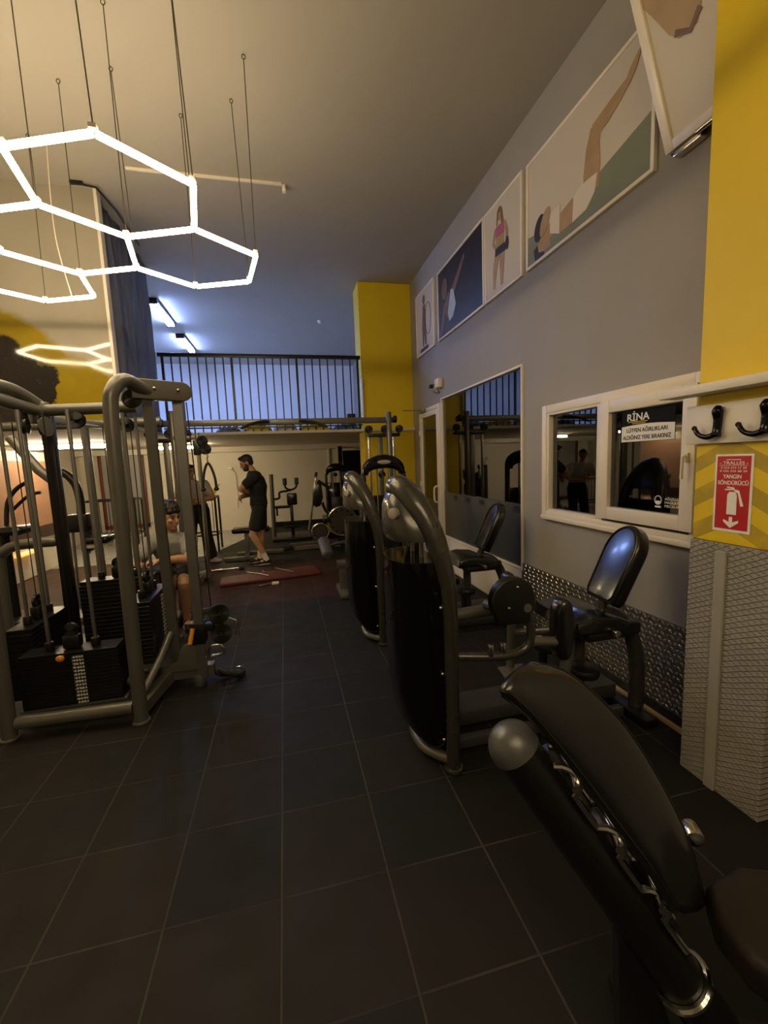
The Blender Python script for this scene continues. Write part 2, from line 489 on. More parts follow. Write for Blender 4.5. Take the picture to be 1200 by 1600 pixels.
# yellow column by the far end of the right wall
struct(MB().box((1.77, 7.275, 2.22), (.87, .45, 4.44), bevel=.008).build('column', 'yellow_wall', smooth=False))
tag(MB().box((1.331, 7.06, 2.62), (.006, .16, .62)).build('pale_sticker', 'white_print', loc=(1.331, 7.06, 2.31)), 'pale narrow sticker on the left edge of the far yellow column', 'sticker')

# near pillar: yellow with olive chevrons above, grey relief cladding below
PX, PY0, PY1, PZ = 1.85, 1.243, 1.595, 1.165
def chevron_mat():
    n = NT('yellow_pillar_paint')
    X, Y, Z = n.sep()
    t = n.math('ADD', Z, n.math('MULTIPLY', n.math('ABSOLUTE', n.math('SUBTRACT', Y, 1.44)), .55))
    f = n.math('FRACT', n.math('DIVIDE', n.math('SUBTRACT', t, 1.165), .155))
    s = n.math('MULTIPLY', n.math('GREATER_THAN', f, .5), n.math('LESS_THAN', t, 1.62))
    worn = n.ramp(n.noise(9, 4), .2, .5)
    s = n.math('MULTIPLY', s, n.math('MULTIPLY_ADD', worn, .5, .35))
    y = n.mix(n.noise(3, 4), (.72, .51, .003), (.80, .57, .005))
    n.set('Base Color', n.mix(s, y, (.38, .27, .015))); n.set('Roughness', .55)
    n.bump(n.noise(60, 3), .15, .003)
    return n.m
M['chevron'] = chevron_mat()
struct(MB().box(((PX + WX) / 2, (PY0 + PY1) / 2, (PZ + CZ) / 2), (WX - PX, PY1 - PY0, CZ - PZ), bevel=.004).build('pillar', 'chevron', smooth=False))
struct(MB().box(((PX + WX) / 2, (PY0 + PY1) / 2, PZ / 2), (WX - PX + .012, PY1 - PY0 + .012, PZ - .004), bevel=.004).build('pillar_base', 'stucco', smooth=False))
struct(MB().box((PX - .010, 1.448, .565), (.012, .050, 1.13), bevel=.004).build('trim_4', 'grey_strip', smooth=False))

# ---------------------------------------------------------------- right wall: door, windows
def frame_x(b, x, d, y0, y1, z0, z1, w, bevel=.006):
    b.box((x, y0 + w / 2, (z0 + z1) / 2), (d, w, z1 - z0), bevel=bevel); b.box((x, y1 - w / 2, (z0 + z1) / 2), (d, w, z1 - z0), bevel=bevel)
    b.box((x, (y0 + y1) / 2, z0 + w / 2), (d, y1 - y0 - 2 * w + .002, w), bevel=bevel); b.box((x, (y0 + y1) / 2, z1 - w / 2), (d, y1 - y0 - 2 * w + .002, w), bevel=bevel)
    return b
# white framed glass door
t = thing('door_1', '', '', (WX, 6.22, 0)); del t['label']; del t['category']; struct(t)
frame_x(MB(), WX + .02, .09, 5.76, 6.68, 0, 2.36, .055).build('door_frame', 'white_pvc', t)
frame_x(MB(), WX - .005, .05, 5.815, 6.625, .03, 2.30, .075).build('door_leaf', 'white_pvc', t)
MB().box((WX + .0, 6.22, 1.16), (.012, .67, 2.13)).build('pane', 'glass', t)
MB().box((WX - .006, 6.22, .50), (.006, .66, .95)).build('frosted_film', 'frost', t)
h = MB().tube([(WX - .03, 5.86, 1.19), (WX - .075, 5.86, 1.18), (WX - .09, 5.86, 1.13), (WX - .09, 5.86, 1.02), (WX - .075, 5.86, .965), (WX - .03, 5.86, .955)], .014, 10, smooth=4).build('handle', 'white_pvc', t)
MB().box((WX - .055, 6.42, 2.33), (.05, .2, .05), bevel=.01).tube([(WX - .06, 6.42, 2.34), (WX - .30, 6.62, 2.36), (WX - .24, 6.72, 2.37)], .008, 8).build('door_closer', 'dull_steel', t)
for z in (.4, 1.2, 2.0):
    MB().cyl((WX - .035, 6.64, z - .04), (WX - .035, 6.64, z + .04), .011, 10).build('hinge', 'white_pvc', t)
# big internal window
t = thing('window_1', '', '', (WX, 4.67, .48)); del t['label']; del t['category']; struct(t)
frame_x(MB(), WX + .01, .06, 3.625, 5.715, .475, 2.415, .022, .004).build('window_frame', 'white_pvc', t)
MB().box((WX + .015, 4.67, 1.44), (.010, 2.06, 1.92)).build('pane', 'glass', t)
film = MB().box((WX + .006, 4.67, .80), (.004, 2.055, .635)).build('frosted_film', 'frost', t)
for i in range(5):
    y = 5.36 - i * .385
    text('lettering', 'rela', 'black_print', t, (WX + .002, y, 1.045), (0, -1, 0), (0, 0, 1), .085, .0006)
    MB().box((WX + .002, y - .07, 1.03), (.0015, .14, .006)).build('underline', 'black_print', t)
struct(MB().box((WX - .006, 4.67, .245), (.012, 2.09, .45)).build('trim_5', 'white_paint', smooth=False))
# small sliding window
t = thing('window_2', '', '', (WX, 2.57, 1.04)); del t['label']; del t['category']; struct(t)
f = frame_x(MB(), WX - .005, .075, 1.82, 3.275, 1.04, 1.985, .065)
f.box((WX - .02, 2.55, 1.05), (.06, 1.46, .035), bevel=.006); f.box((WX - .005, 2.585, 1.51), (.06, .05, .83), bevel=.005)
f.build('window_frame', 'white_pvc', t)
frame_x(MB(), WX - .01, .05, 2.60, 3.21, 1.10, 1.925, .024, .004).build('glazing_bead', 'white_pvc', t)
MB().box((WX + .012, 2.905, 1.51), (.008, .60, .80)).build('pane', 'glass', t)
s = frame_x(MB(), WX - .045, .05, 1.845, 2.56, 1.125, 1.925, .085).build('sash', 'white_pvc', t)
MB().box((WX - .035, 2.20, 1.525), (.008, .56, .64)).build('pane', 'glass', s)
MB().box((WX - .075, 1.885, 1.535), (.022, .026, .05), bevel=.004).tube([(WX - .085, 1.885, 1.545), (WX - .105, 1.885, 1.535), (WX - .108, 1.885, 1.42)], .008, 8).build('handle', 'white_pvc', s)

# chequer plate along the foot of the wall
b = MB(); b.box((WX - .0085, 2.74, .277), (.010, 1.80, .55))
cp = b.build('chequer_plate', 'plate', loc=(WX - .0085, 2.74, 0), smooth=False)
tag(cp, 'steel chequer plate with raised lugs along the grey wall under the small window', 'metal plate')
b = MB()
dz = .0345; k = 0
for j in range(16):
    for i in range(52):
        y = 1.86 + i * .0345 + (0 if j % 2 == 0 else .01725); z = .02 + j * dz
        if y > 3.63 or z > .54: continue
        a = R(40) if (i + j) % 2 == 0 else R(-40)
        dy, dzz = math.cos(a), math.sin(a)
        L, W, H = .0185, .0092, .005
        P = lambda u, v, h: (WX - .0135 - h, y + dy * u - dzz * v, z + dzz * u + dy * v)
        b.loft([[P(-L, 0, 0), P(0, -W, 0), P(L, 0, 0), P(0, W, 0)], [P(-L * .7, 0, H * .7), P(0, -W * .65, H), P(L * .7, 0, H * .7), P(0, W * .65, H)]])
lab(b.build('raised_lug', 'plate_bump', cp, smooth=False), 'raised diamond lugs')
cp.children[0]['kind'] = 'stuff'
tag(MB().box((2.075, 2.55, .008), (.03, 1.7, .016)).build('wood_strip', 'wood', loc=(2.075, 2.55, 0)), 'pale wooden strip lying on the floor by the chequer plate', 'wood strip')

# ---------------------------------------------------------------- posters in the transom
_eps = [0]
def poly_x(b, pts, x, d=.0012):
    _eps[0] = (_eps[0] + 1) % 9; x -= _eps[0] * .00022
    b.prism([(x, p[0], p[1]) for p in pts], (-d, 0, 0)); return b
def poster(label, y0, y1, z0, z1, bg):
    t = thing('wall_poster', label, 'poster', (WX, (y0 + y1) / 2, z0), 'posters in the row above the windows')
    MB().box((WX - .010, (y0 + y1) / 2, (z0 + z1) / 2), (.02, y1 - y0, z1 - z0)).build('print', bg, t, smooth=False)
    frame_x(MB(), WX - .014, .03, y0 - .02, y1 + .02, z0 - .02, z1 + .02, .026, .003).build('frame', 'white_pvc', t)
    return t
M['poster_pale'] = mat('pale_poster', (.60, .545, .45), .45, 0, .04, 1.5)
M['poster_dark'] = mat('dark_poster', (.016, .012, .012), .4, 0, .3, 3)
M['poster_green'] = mat('poster_floor_green', (.20, .22, .155), .45, 0, .2, 4)
M['p_skin'] = mat('poster_skin', (.40, .265, .14), .5, 0, .25, 6)
M['p_skin_dark'] = mat('poster_skin_shade', (.16, .085, .05), .5, 0, .3, 8)
M['p_white'] = mat('poster_white_top', (.68, .62, .52), .5, 0, .04)
M['p_dark'] = mat('poster_dark', (.03, .02, .018), .5, 0, .2)
M['p_pink'] = mat('poster_pink', (.42, .11, .20), .5, 0, .1)
M['p_blue'] = mat('poster_pale_blue', (.42, .50, .55), .5, 0, .1)
M['p_hair'] = mat('poster_hair', (.22, .12, .05), .5, 0, .3, 20)
XP = WX - .0205
def oval(cy, cz, ry, rz, n=18, rot=0.):
    return [(cy + ry * math.cos(a) * math.cos(rot) - rz * math.sin(a) * math.sin(rot), cz + ry * math.cos(a) * math.sin(rot) + rz * math.sin(a) * math.cos(rot)) for a in [2 * PI * k / n for k in range(n)]]
def strip(pts, ws):
    L, Rr = [], []
    for i, p in enumerate(pts):
        a = Vector(pts[max(i - 1, 0)]); c = Vector(pts[min(i + 1, len(pts) - 1)]); d = (c - a).normalized(); nn = Vector((-d.y, d.x))
        L.append(tuple(Vector(p) + nn * ws[i])); Rr.append(tuple(Vector(p) - nn * ws[i]))
    return L + Rr[::-1]
# 1: thin figure with a hoop (farthest)
t = poster('small pale poster of a standing figure with a hoop, nearest the far yellow column', 5.90, 6.66, 3.19, 4.06, 'poster_pale')
b = MB(); poly_x(b, strip([(6.30, 3.86), (6.30, 3.70), (6.32, 3.52)], [.05, .075, .085], ), XP); poly_x(b, strip([(6.34, 3.55), (6.36, 3.28)], [.05, .03]), XP); poly_x(b, strip([(6.27, 3.55), (6.24, 3.28)], [.05, .03]), XP); poly_x(b, oval(6.30, 3.93, .055, .065), XP)
b.build('printed_figure', 'p_skin_dark', t, smooth=False)
b = MB(); b.tube([(XP - .001, 6.13 + .12 * math.cos(a), 3.62 + .22 * math.sin(a)) for a in [2 * PI * k / 24 for k in range(24)]], .004, 5, closed=True); b.box((XP - .001, 6.32, 3.235), (.002, .36, .05)); b.build('printed_hoop', 'p_dark', t)
# 2: black poster, person stretching
t = poster('black poster of a dimly lit athlete in a pale top with raised arm', 4.37, 5.70, 3.19, 4.03, 'poster_dark')
b = MB(); poly_x(b, strip([(5.42, 3.62), (5.30, 3.50), (5.24, 3.40)], [.09, .15, .10]), XP); poly_x(b, strip([(5.22, 3.62), (5.05, 3.74), (4.84, 3.90)], [.06, .05, .028]), XP); poly_x(b, oval(5.46, 3.76, .10, .13), XP); poly_x(b, strip([(5.45, 3.58), (5.52, 3.40), (5.62, 3.22)], [.05, .045, .03]), XP)
b.build('printed_figure', 'p_skin_dark', t, smooth=False)
b = MB(); poly_x(b, [(5.36, 3.44), (5.26, 3.68), (5.18, 3.66), (5.10, 3.46), (5.20, 3.34), (5.32, 3.32)], XP - .0015); b.build('printed_top', 'p_blue', t, smooth=False)
# 3: woman in a pink top
t = poster('pale poster of a standing woman in a pink crop top and dark shorts', 3.63, 4.31, 3.19, 4.02, 'poster_pale')
b = MB(); poly_x(b, oval(4.015, 3.895, .045, .055), XP); poly_x(b, strip([(4.01, 3.80), (4.00, 3.60)], [.085, .075]), XP)
poly_x(b, strip([(4.05, 3.58), (4.11, 3.42), (4.13, 3.25)], [.055, .04, .022]), XP); poly_x(b, strip([(3.97, 3.56), (3.97, 3.40), (3.975, 3.24)], [.055, .04, .022]), XP)
poly_x(b, strip([(4.09, 3.79), (4.14, 3.68), (4.08, 3.60)], [.026, .024, .018]), XP); poly_x(b, strip([(3.92, 3.78), (3.87, 3.68), (3.88, 3.58)], [.026, .024, .018]), XP)
b.build('printed_figure', 'p_skin', t, smooth=False)
b = MB(); poly_x(b, [(4.09, 3.80), (3.93, 3.80), (3.93, 3.70), (4.08, 3.71)], XP - .0015); b.build('printed_top', 'p_pink', t, smooth=False)
b = MB(); poly_x(b, [(4.09, 3.61), (3.91, 3.60), (3.90, 3.52), (4.10, 3.54)], XP - .0015); poly_x(b, oval(3.87, 3.57, .03, .06), XP - .002); b.build('printed_shorts', 'p_dark', t, smooth=False)
b = MB(); poly_x(b, [(4.065, 3.90), (4.055, 3.94), (4.02, 3.965), (3.985, 3.955), (3.96, 3.92), (3.94, 3.83), (3.935, 3.74), (3.965, 3.73), (3.985, 3.82), (3.99, 3.90), (4.02, 3.925), (4.04, 3.90), (4.055, 3.80), (4.075, 3.82)], XP - .0015); b.build('printed_hair', 'p_hair', t, smooth=False)
# 4: large poster: woman lying with one leg raised
t = poster('large pale poster of a person lying on a green floor with one leg raised', 2.235, 3.52, 3.19, 4.00, 'poster_pale')
b = MB(); poly_x(b, [(3.515, 3.195), (3.515, 3.43), (3.10, 3.36), (2.24, 3.51), (2.24, 3.195)], XP); b.build('printed_floor', 'poster_green', t, smooth=False)
b = MB()
poly_x(b, strip([(2.74, 3.36), (2.735, 3.50), (2.73, 3.64), (2.70, 3.75)], [.075, .082, .066, .052]), XP - .001)
poly_x(b, strip([(2.725, 3.72), (2.60, 3.745), (2.49, 3.78), (2.42, 3.805)], [.055, .055, .04, .024]), XP - .001)
poly_x(b, strip([(2.44, 3.785), (2.39, 3.84), (2.335, 3.905)], [.024, .03, .010]), XP - .001)
poly_x(b, strip([(3.08, 3.33), (2.92, 3.345)], [.07, .085]), XP - .001)
poly_x(b, strip([(3.36, 3.27), (3.20, 3.285)], [.045, .06]), XP - .001)
poly_x(b, oval(3.27, 3.44, .055, .105, rot=.5), XP - .001); poly_x(b, strip([(3.33, 3.31), (3.20, 3.36), (3.17, 3.30)], [.045, .05, .04]), XP - .001)
b.build('printed_figure', 'p_skin', t, smooth=False)
b = MB(); poly_x(b, [(2.93, 3.26), (2.92, 3.43), (2.84, 3.46), (2.68, 3.45), (2.70, 3.34), (2.78, 3.27)], XP - .0025); b.build('printed_shorts', 'p_white', t, smooth=False); b = MB(); poly_x(b, [(3.20, 3.32), (3.20, 3.46), (3.08, 3.47), (3.08, 3.26)], XP - .0025); b.build('printed_top', 'p_white', t, smooth=False)
b = MB(); poly_x(b, oval(3.345, 3.43, .07, .10, rot=.4), XP - .002); poly_x(b, strip([(3.40, 3.30), (3.38, 3.22), (3.28, 3.205)], [.03, .035, .02]), XP - .002); b.build('printed_hair', 'p_dark', t, smooth=False)
# 5: open hopper sash with its own poster, hinged at the foot and tilted into the room
t = thing('open_window_sash', 'white framed poster sash tilted open at the top right beside the yellow pillar', 'window sash', (2.16, 1.62, 3.17))
rot = Matrix.Rotation(R(-20), 3, 'Y')
hp = Vector((2.155, 0, 3.175))
def tl(b): 
    b.bm.transform(Matrix.Translation(hp) @ rot.to_4x4() @ Matrix.Translation(-hp)); return b
y0, y1, z0, z1 = 1.20, 2.10, 3.175, 4.05
tl(frame_x(MB(), 2.155, .045, y0, y1, z0, z1, .05)).build('sash_frame', 'white_pvc', t)
tl(MB().box((2.155, (y0 + y1) / 2, (z0 + z1) / 2), (.015, y1 - y0 - .09, z1 - z0 - .09))).build('print', 'poster_pale', t, smooth=False)
b = MB(); poly_x(b, strip([(2.05, 3.94), (1.93, 3.84), (1.86, 3.66), (1.87, 3.58)], [.05, .11, .10, .045]), 2.1465); poly_x(b, strip([(1.84, 3.80), (1.62, 3.86), (1.38, 3.95)], [.09, .12, .10]), 2.1465); tl(b).build('printed_figure', 'p_skin', t, smooth=False)
b = MB(); poly_x(b, strip([(1.93, 3.62), (1.86, 3.575), (1.80, 3.62)], [.014, .012, .014]), 2.145); tl(b).build('printed_hand_shade', 'p_skin_dark', t, smooth=False)
b = MB(); poly_x(b, [(1.83, 3.90), (1.78, 3.72), (1.72, 3.68), (1.64, 3.74), (1.55, 3.90), (1.60, 3.97), (1.72, 3.90)], 2.145); tl(b).build('printed_strap', 'p_dark', t, smooth=False); b = MB(); poly_x(b, [(1.78, 3.33), (1.76, 3.27), (1.66, 3.24), (1.35, 3.29), (1.30, 3.66), (1.42, 3.66), (1.60, 3.48)], 2.145); tl(b).build('printed_shorts', 'p_dark', t, smooth=False)
MB().box((2.17, 1.985, 3.155), (.05, .16, .035), bevel=.006).cyl((2.14, 1.80, 3.165), (2.14, 1.92, 3.165), .014, 12).build('hinge', 'chrome', t)
struct(MB().box((WX - .006, 1.62, 3.62), (.012, 1.0, .86)).build('trim_6', 'brown', smooth=False))

# ---------------------------------------------------------------- wall fittings
t = thing('alarm_siren', 'small cream alarm box with a dark cable on the grey wall above the glass door', 'alarm', (WX, 5.72, 2.56))
MB().box((WX - .04, 5.72, 2.62), (.08, .15, .13), bevel=.02).build('housing', 'white_pvc', t)
MB().box((WX - .02, 6.08, 2.64), (.05, .07, .05), bevel=.008).tube([(WX - .02, 6.06, 2.63), (WX - .03, 5.93, 2.65), (WX - .02, 5.80, 2.63)], .006, 6, smooth=3).tube([(WX - .01, 6.02, 2.56), (WX - .02, 5.90, 2.52), (WX - .01, 5.78, 2.50), (WX - .02, 5.79, 2.54)], .006, 6, smooth=3).build('cable', 'black_plastic', t)

SX = WX - .0405
t = thing('weights_notice', 'black and white notice asking to put weights back, stuck inside the small window', 'notice', (SX, 2.19, 1.64))
MB().box((SX, 2.19, 1.735), (.001, .39, .195)).build('sheet', 'black_print', t, smooth=False)
b = MB(); b.prism([(SX - .0006, 2.385, 1.64), (SX - .0006, 1.996, 1.64)] + [(SX - .0006, 1.996 + .389 * k / 12, 1.735 + .010 * math.sin(PI * k / 12)) for k in range(13)], (-.0008, 0, 0)); b.build('white_field', 'white_print', t, smooth=False)
text('lettering', 'RİNA', 'white_print', t, (SX - .0012, 2.345, 1.770), (0, -1, 0), (0, 0, 1), .062, .0004, width=.17, bold=.0012)
MB().box((SX - .0012, 2.26, 1.762), (.0006, .15, .004)).box((SX - .0012, 2.25, 1.752), (.0006, .10, .004)).build('strapline', 'yellow_print', t)
text('lettering', 'LÜTFEN AĞIRLIKLARI', 'black_print', t, (SX - .0018, 2.345, 1.698), (0, -1, 0), (0, 0, 1), .034, .0004, width=.30, bold=.0006)
text('lettering', 'ALDIĞINIZ YERE BIRAKINIZ', 'black_print', t, (SX - .0018, 2.372, 1.654), (0, -1, 0), (0, 0, 1), .034, .0004, width=.355, bold=.0006)
t = thing('mask_notice', 'small white lettered sticker low on the right pane of the small window', 'sticker', (SX, 2.0, 1.245))
text('lettering', 'AĞIZDA\nMASKA\nMECBURİ', 'white_print', t, (SX - .0006, 2.045, 1.288), (0, -1, 0), (0, 0, 1), .021, .0004, width=.105)
b = MB(); b.tube([(SX - .001, 2.09 + .022 * math.cos(a), 1.285 + .026 * math.sin(a)) for a in [2 * PI * k / 16 for k in range(16)]], .0025, 5, closed=True); b.box((SX - .001, 2.09, 1.272), (.001, .03, .018)).box((SX - .001, 2.09, 1.246), (.001, .04, .01)); b.build('masked_head_symbol', 'white_print', t)

# coat rack on the pillar
K = .881
t = thing('coat_rack', 'white wooden coat rack with shelf and black boot-shaped hooks on the yellow pillar', 'coat rack', (PX, 1.46, 1.60))
MB().box((PX - .011, 1.43, 1.685), (.022, .40, .17), bevel=.003).build('back_board', 'white_paint', t)
MB().box((PX - .055, 1.455, 1.832), (.11, .50, .038), bevel=.003).build('shelf', 'white_paint', t)
for y in (1.475, 1.285):
    h = MB()
    h.tube([(PX - .03, y, 1.755), (PX - .036, y, 1.735), (PX - .032, y, 1.70), (PX - .036, y, 1.655), (PX - .04, y, 1.632)], [.012, .022, .017, .016, .020], 14, smooth=4)
    h.tube([(PX - .04, y, 1.640), (PX - .05, y + .03, 1.628), (PX - .055, y + .065, 1.640), (PX - .055, y + .085, 1.668)], [.014, .012, .010, .009], 10, smooth=4)
    h.ball((PX - .055, y + .087, 1.670), .011, 10)
    h.build('hook', 'black_gloss', t)
# fire extinguisher sign
t = thing('fire_extinguisher_sign', 'red fire extinguisher sign with white border on the yellow pillar', 'sign', (PX, 1.42, 1.22))
sx = PX - .004; yc = 1.42
MB().box((PX - .002, yc, 1.385), (.004, .156, .332)).build('border', 'white_print', t, smooth=False)
MB().box((PX - .0045, yc, 1.387), (.002, .138, .312)).build('red_field', 'red_print', t, smooth=False)
sx = PX - .0062
text('lettering', '- TRALLES -', 'white_print', t, (sx, yc + .058, 1.508), (0, -1, 0), (0, 0, 1), .019, .0004, width=.116)
text('lettering', 'YANGIN', 'white_print', t, (sx, yc + .040, 1.449), (0, -1, 0), (0, 0, 1), .024, .0004, width=.076, bold=.0003)
text('lettering', 'SÖNDÜRÜCÜ', 'white_print', t, (sx, yc + .062, 1.422), (0, -1, 0), (0, 0, 1), .024, .0004, width=.126, bold=.0003)
text('lettering', '0 533 574 17 30', 'white_print', t, (sx, yc + .052, 1.490), (0, -1, 0), (0, 0, 1), .012, .0004, width=.105)
text('lettering', '0 256 225 00 29', 'white_print', t, (sx, yc + .056, 1.476), (0, -1, 0), (0, 0, 1), .012, .0004, width=.112)
MB().box((sx, yc, 1.504), (.001, .12, .0015)).box((sx, yc, 1.528), (.001, .06, .003)).build('rule', 'white_print', t)
b = MB()
b.prism([(sx, yc + .018, 1.295), (sx, yc - .022, 1.295), (sx, yc - .022, 1.378), (sx, yc - .014, 1.392), (sx, yc + .010, 1.392), (sx, yc + .018, 1.378)], (-.001, 0, 0))
b.prism([(sx, yc + .028, 1.398), (sx, yc + .030, 1.403), (sx, yc - .010, 1.407), (sx, yc - .010, 1.400)], (-.001, 0, 0)); b.prism([(sx, yc + .022, 1.409), (sx, yc + .020, 1.414), (sx, yc - .010, 1.411), (sx, yc - .010, 1.406)], (-.001, 0, 0))
b.prism([(sx, yc - .008, 1.404), (sx, yc - .030, 1.399), (sx, yc - .050, 1.335), (sx, yc - .038, 1.332), (sx, yc - .026, 1.385), (sx, yc - .010, 1.396)], (-.001, 0, 0))
b.build('extinguisher_symbol', 'white_print', t, smooth=False)
b = MB(); b.prism([(sx, yc + .006, 1.285), (sx, yc - .008, 1.285), (sx, yc - .008, 1.262), (sx, yc - .033, 1.272), (sx, yc - .033, 1.262), (sx, yc, 1.237), (sx, yc + .030, 1.262), (sx, yc + .030, 1.272), (sx, yc + .006, 1.262)], (-.001, 0, 0)); b.build('arrow', 'white_print', t, smooth=False)

# ================================================================ LAMPS
t = thing('hexagon_ceiling_lamp', 'white-glowing hexagon tube lamp hanging on thin chains from the ceiling', 'lamp', (-1.3, 3.3, 3.1))
HZ, HL = 3.10, .470
def dr(a): return Vector((math.cos(R(a)), math.sin(R(a)), 0)) * HL
D0 = Vector((-.897, 3.262, HZ))
K0 = D0 + dr(100) + dr(160)
cent = [D0 + dr(280), D0 + dr(40), D0 + dr(160), K0 + dr(160)]
sh = dr(160) + dr(220)
cent += [cent[2] + sh, cent[3] + sh, cent[0] + sh]
verts, edges = [], set()
def vid(p):
    for i, q in enumerate(verts):
        if (q - p).length < .05: return i
    verts.append(p); return len(verts) - 1
for c in cent:
    ids = [vid(c + dr(40 + 60 * k)) for k in range(6)]
    for k in range(6): edges.add(tuple(sorted((ids[k], ids[(k + 1) % 6]))))
for a, c in sorted(edges):
    p, q = verts[a], verts[c]; d = (q - p).normalized()
    MB().cyl(p + d * .012, q - d * .012, .0165, 12).build('light_tube', 'hex', t)
for i, v in enumerate(verts):
    MB().box(v + Vector((0, 0, .024)), (.035, .035, .022), bevel=.004).build('clip', 'white_pvc', t)
M['chain'] = mat('dark_chain', (.10, .085, .06), .5, .7)
for k, v in enumerate(verts):
    if k % 2 == 0 or v.x > -.95:
        dx, dy = random.uniform(-.04, .04), random.uniform(-.04, .04)
        b = MB(); b.tube([v + Vector((0, 0, .03)), Vector((v.x + dx, v.y + dy, CZ - .03))], .0032, 6); b.tube([(v.x + dx + .012 * math.cos(a), v.y + dy, CZ - .018 + .016 * math.sin(a)) for a in [2 * PI * q / 10 for q in range(10)]], .003, 5, closed=True)
        b.build('suspension_chain', 'chain', t)
v = min(verts, key=lambda p: (p - Vector((-1.52, 4.40, HZ))).length)
MB().tube([v + Vector((-.2, .08, .02)), v + Vector((-.24, .1, .2)), v + Vector((-.28, .1, .5)), v + Vector((-.3, .15, .9)), (v.x - .3, v.y + .2, CZ)], .004, 6, smooth=5).build('power_cable', 'white_pvc', t)

for i, (ya, yb, lb) in enumerate(((8.12, 9.42, 'near of two bluish tube lamps on the ceiling above the mezzanine'), (10.12, 11.42, 'far of two bluish tube lamps on the ceiling above the mezzanine'))):
    t = thing('tube_lamp', lb, 'lamp', (-1.96, (ya + yb) / 2, CZ - .06), 'tube lamps over the mezzanine')
    MB().box((-1.96, (ya + yb) / 2, CZ - .02), (.16, yb - ya, .04), bevel=.008).box((-1.96, ya + .02, CZ - .05), (.17, .04, .09), bevel=.008).box((-1.96, yb - .02, CZ - .05), (.17, .04, .09), bevel=.008).build('housing', 'black_plastic', t)
    for x in (-2.0, -1.92): MB().cyl((x, ya + .04, CZ - .062), (x, yb - .04, CZ - .062), .02, 12).build('tube', 'blue_tube', t)
t = thing('soffit_lamp', 'long glowing white tube lamp under the mezzanine behind the weight machine', 'lamp', (-3.35, 7.8, 2.0))
MB().box((-3.35, 7.84, 2.06), (1.34, .10, .04), bevel=.006).build('housing', 'white_pvc', t)
MB().cyl((-4.0, 7.82, 2.012), (-2.70, 7.82, 2.012), .034, 14).build('tube', 'soffit_tube', t)
t = thing('soffit_lamp', 'second glowing tube lamp under the mezzanine, deeper in, behind the machine columns', 'lamp', (-1.9, 9.3, 2.0))
MB().box((-1.95, 9.3, 2.06), (.96, .10, .04), bevel=.006).build('housing', 'white_pvc', t)
MB().cyl((-2.40, 9.3, 2.012), (-1.50, 9.3, 2.012), .028, 14).build('tube', 'soffit_tube', t)
# surface conduit with junction box on the ceiling
t = thing('ceiling_conduit', 'thin white conduit with a small end box across the ceiling', 'conduit', (-.3, 4.8, CZ - .03))
MB().box((-.55, 4.80, CZ - .012), (1.44, .025, .024), bevel=.003).build('trunking', 'white_pvc', t)
MB().box((.19, 4.83, CZ - .035), (.035, .05, .07), bevel=.006).build('end_box', 'white_pvc', t)
t = thing('ceiling_cable', 'dark cable with a plug running along the ceiling by the mural wall', 'cable', (-1.75, 5.15, CZ - .02))
MB().tube([(-1.86, 5.08, CZ - .02), (-1.72, 5.10, CZ - .03), (-1.64, 5.12, CZ - .03), (-1.60, 5.55, CZ - .02), (-1.60, 6.3, CZ - .015)], .010, 8).build('cord', 'black_plastic', t)
MB().box((-1.80, 5.085, CZ - .022), (.12, .03, .035), bevel=.006).build('plug', 'black_plastic', t)
t = tag(MB().tube([(.9, 9.0, CZ - .001), (.9, 9.0, CZ - .05)], [.05, .03], 16).build('smoke_detector', 'white_pvc', loc=(.9, 9.0, CZ - .05)), 'small round detector on the mezzanine ceiling', 'smoke detector')

# ================================================================ RAILING
t = thing('mezzanine_railing', 'black metal railing along the edge of the blue-lit mezzanine', 'railing', (-.2, 7.06, 2.12))
MB().box((-.19, 7.06, 3.265), (3.02, .06, .055), bevel=.004).build('handrail', 'black_paint', t)
MB().box((-.19, 7.06, 2.19), (3.02, .03, .02)).build('bottom_rail', 'black_paint', t)
for i in range(25):
    x = -1.64 + i * .1215
    MB().box((x, 7.06, 2.69), (.019 if i % 8 else .034, .019 if i % 8 else .034, 1.14)).build('baluster', 'black_paint', t, smooth=False)
for k, (x0, x1, m, lb, hh) in enumerate(((-.98, -.62, 'blue_cloth', 'folded blue sheet on the left part of the mezzanine edge', .09), (-.60, -.14, 'yellow_cloth', 'crumpled yellow sheet on the mezzanine edge behind the left pull-up handle', .12), (-.12, .26, 'white_cloth', 'crumpled pale bag on the mezzanine edge', .13), (.28, .80, 'yellow_cloth', 'yellow sheet on the mezzanine edge left of the far yellow column', .11), (.82, 1.30, 'blue_cloth', 'dark blue sheet on the mezzanine edge at the far yellow column', .09))):
    rings = []
    for i in range(15):
        x = x0 + (x1 - x0) * i / 14; e = math.sin(PI * (i + .4) / 14.8) ** .5
        rings.append([(x, 7.20 + .10 * math.cos(a), 2.125 + max(0, (hh * e) * (math.sin(a)) * (1 + .35 * math.sin(i * 2.1 + a * 3 + k)))) for a in [PI * q / 9 for q in range(10)]])
    tag(MB().loft(rings).build('sheet_bundle', m, loc=((x0 + x1) / 2, 7.20, 2.12)), lb, 'sheet')
# dark speaker upstairs
tag(MB().box((1.20, 7.5, 2.27), (.14, .14, .30), bevel=.01).box((1.20, 7.425, 2.30), (.09, .01, .16), bevel=.004).build('speaker', 'black_plastic', loc=(1.20, 7.5, 2.12)), 'small black box standing on the mezzanine beside the yellow column', 'speaker')
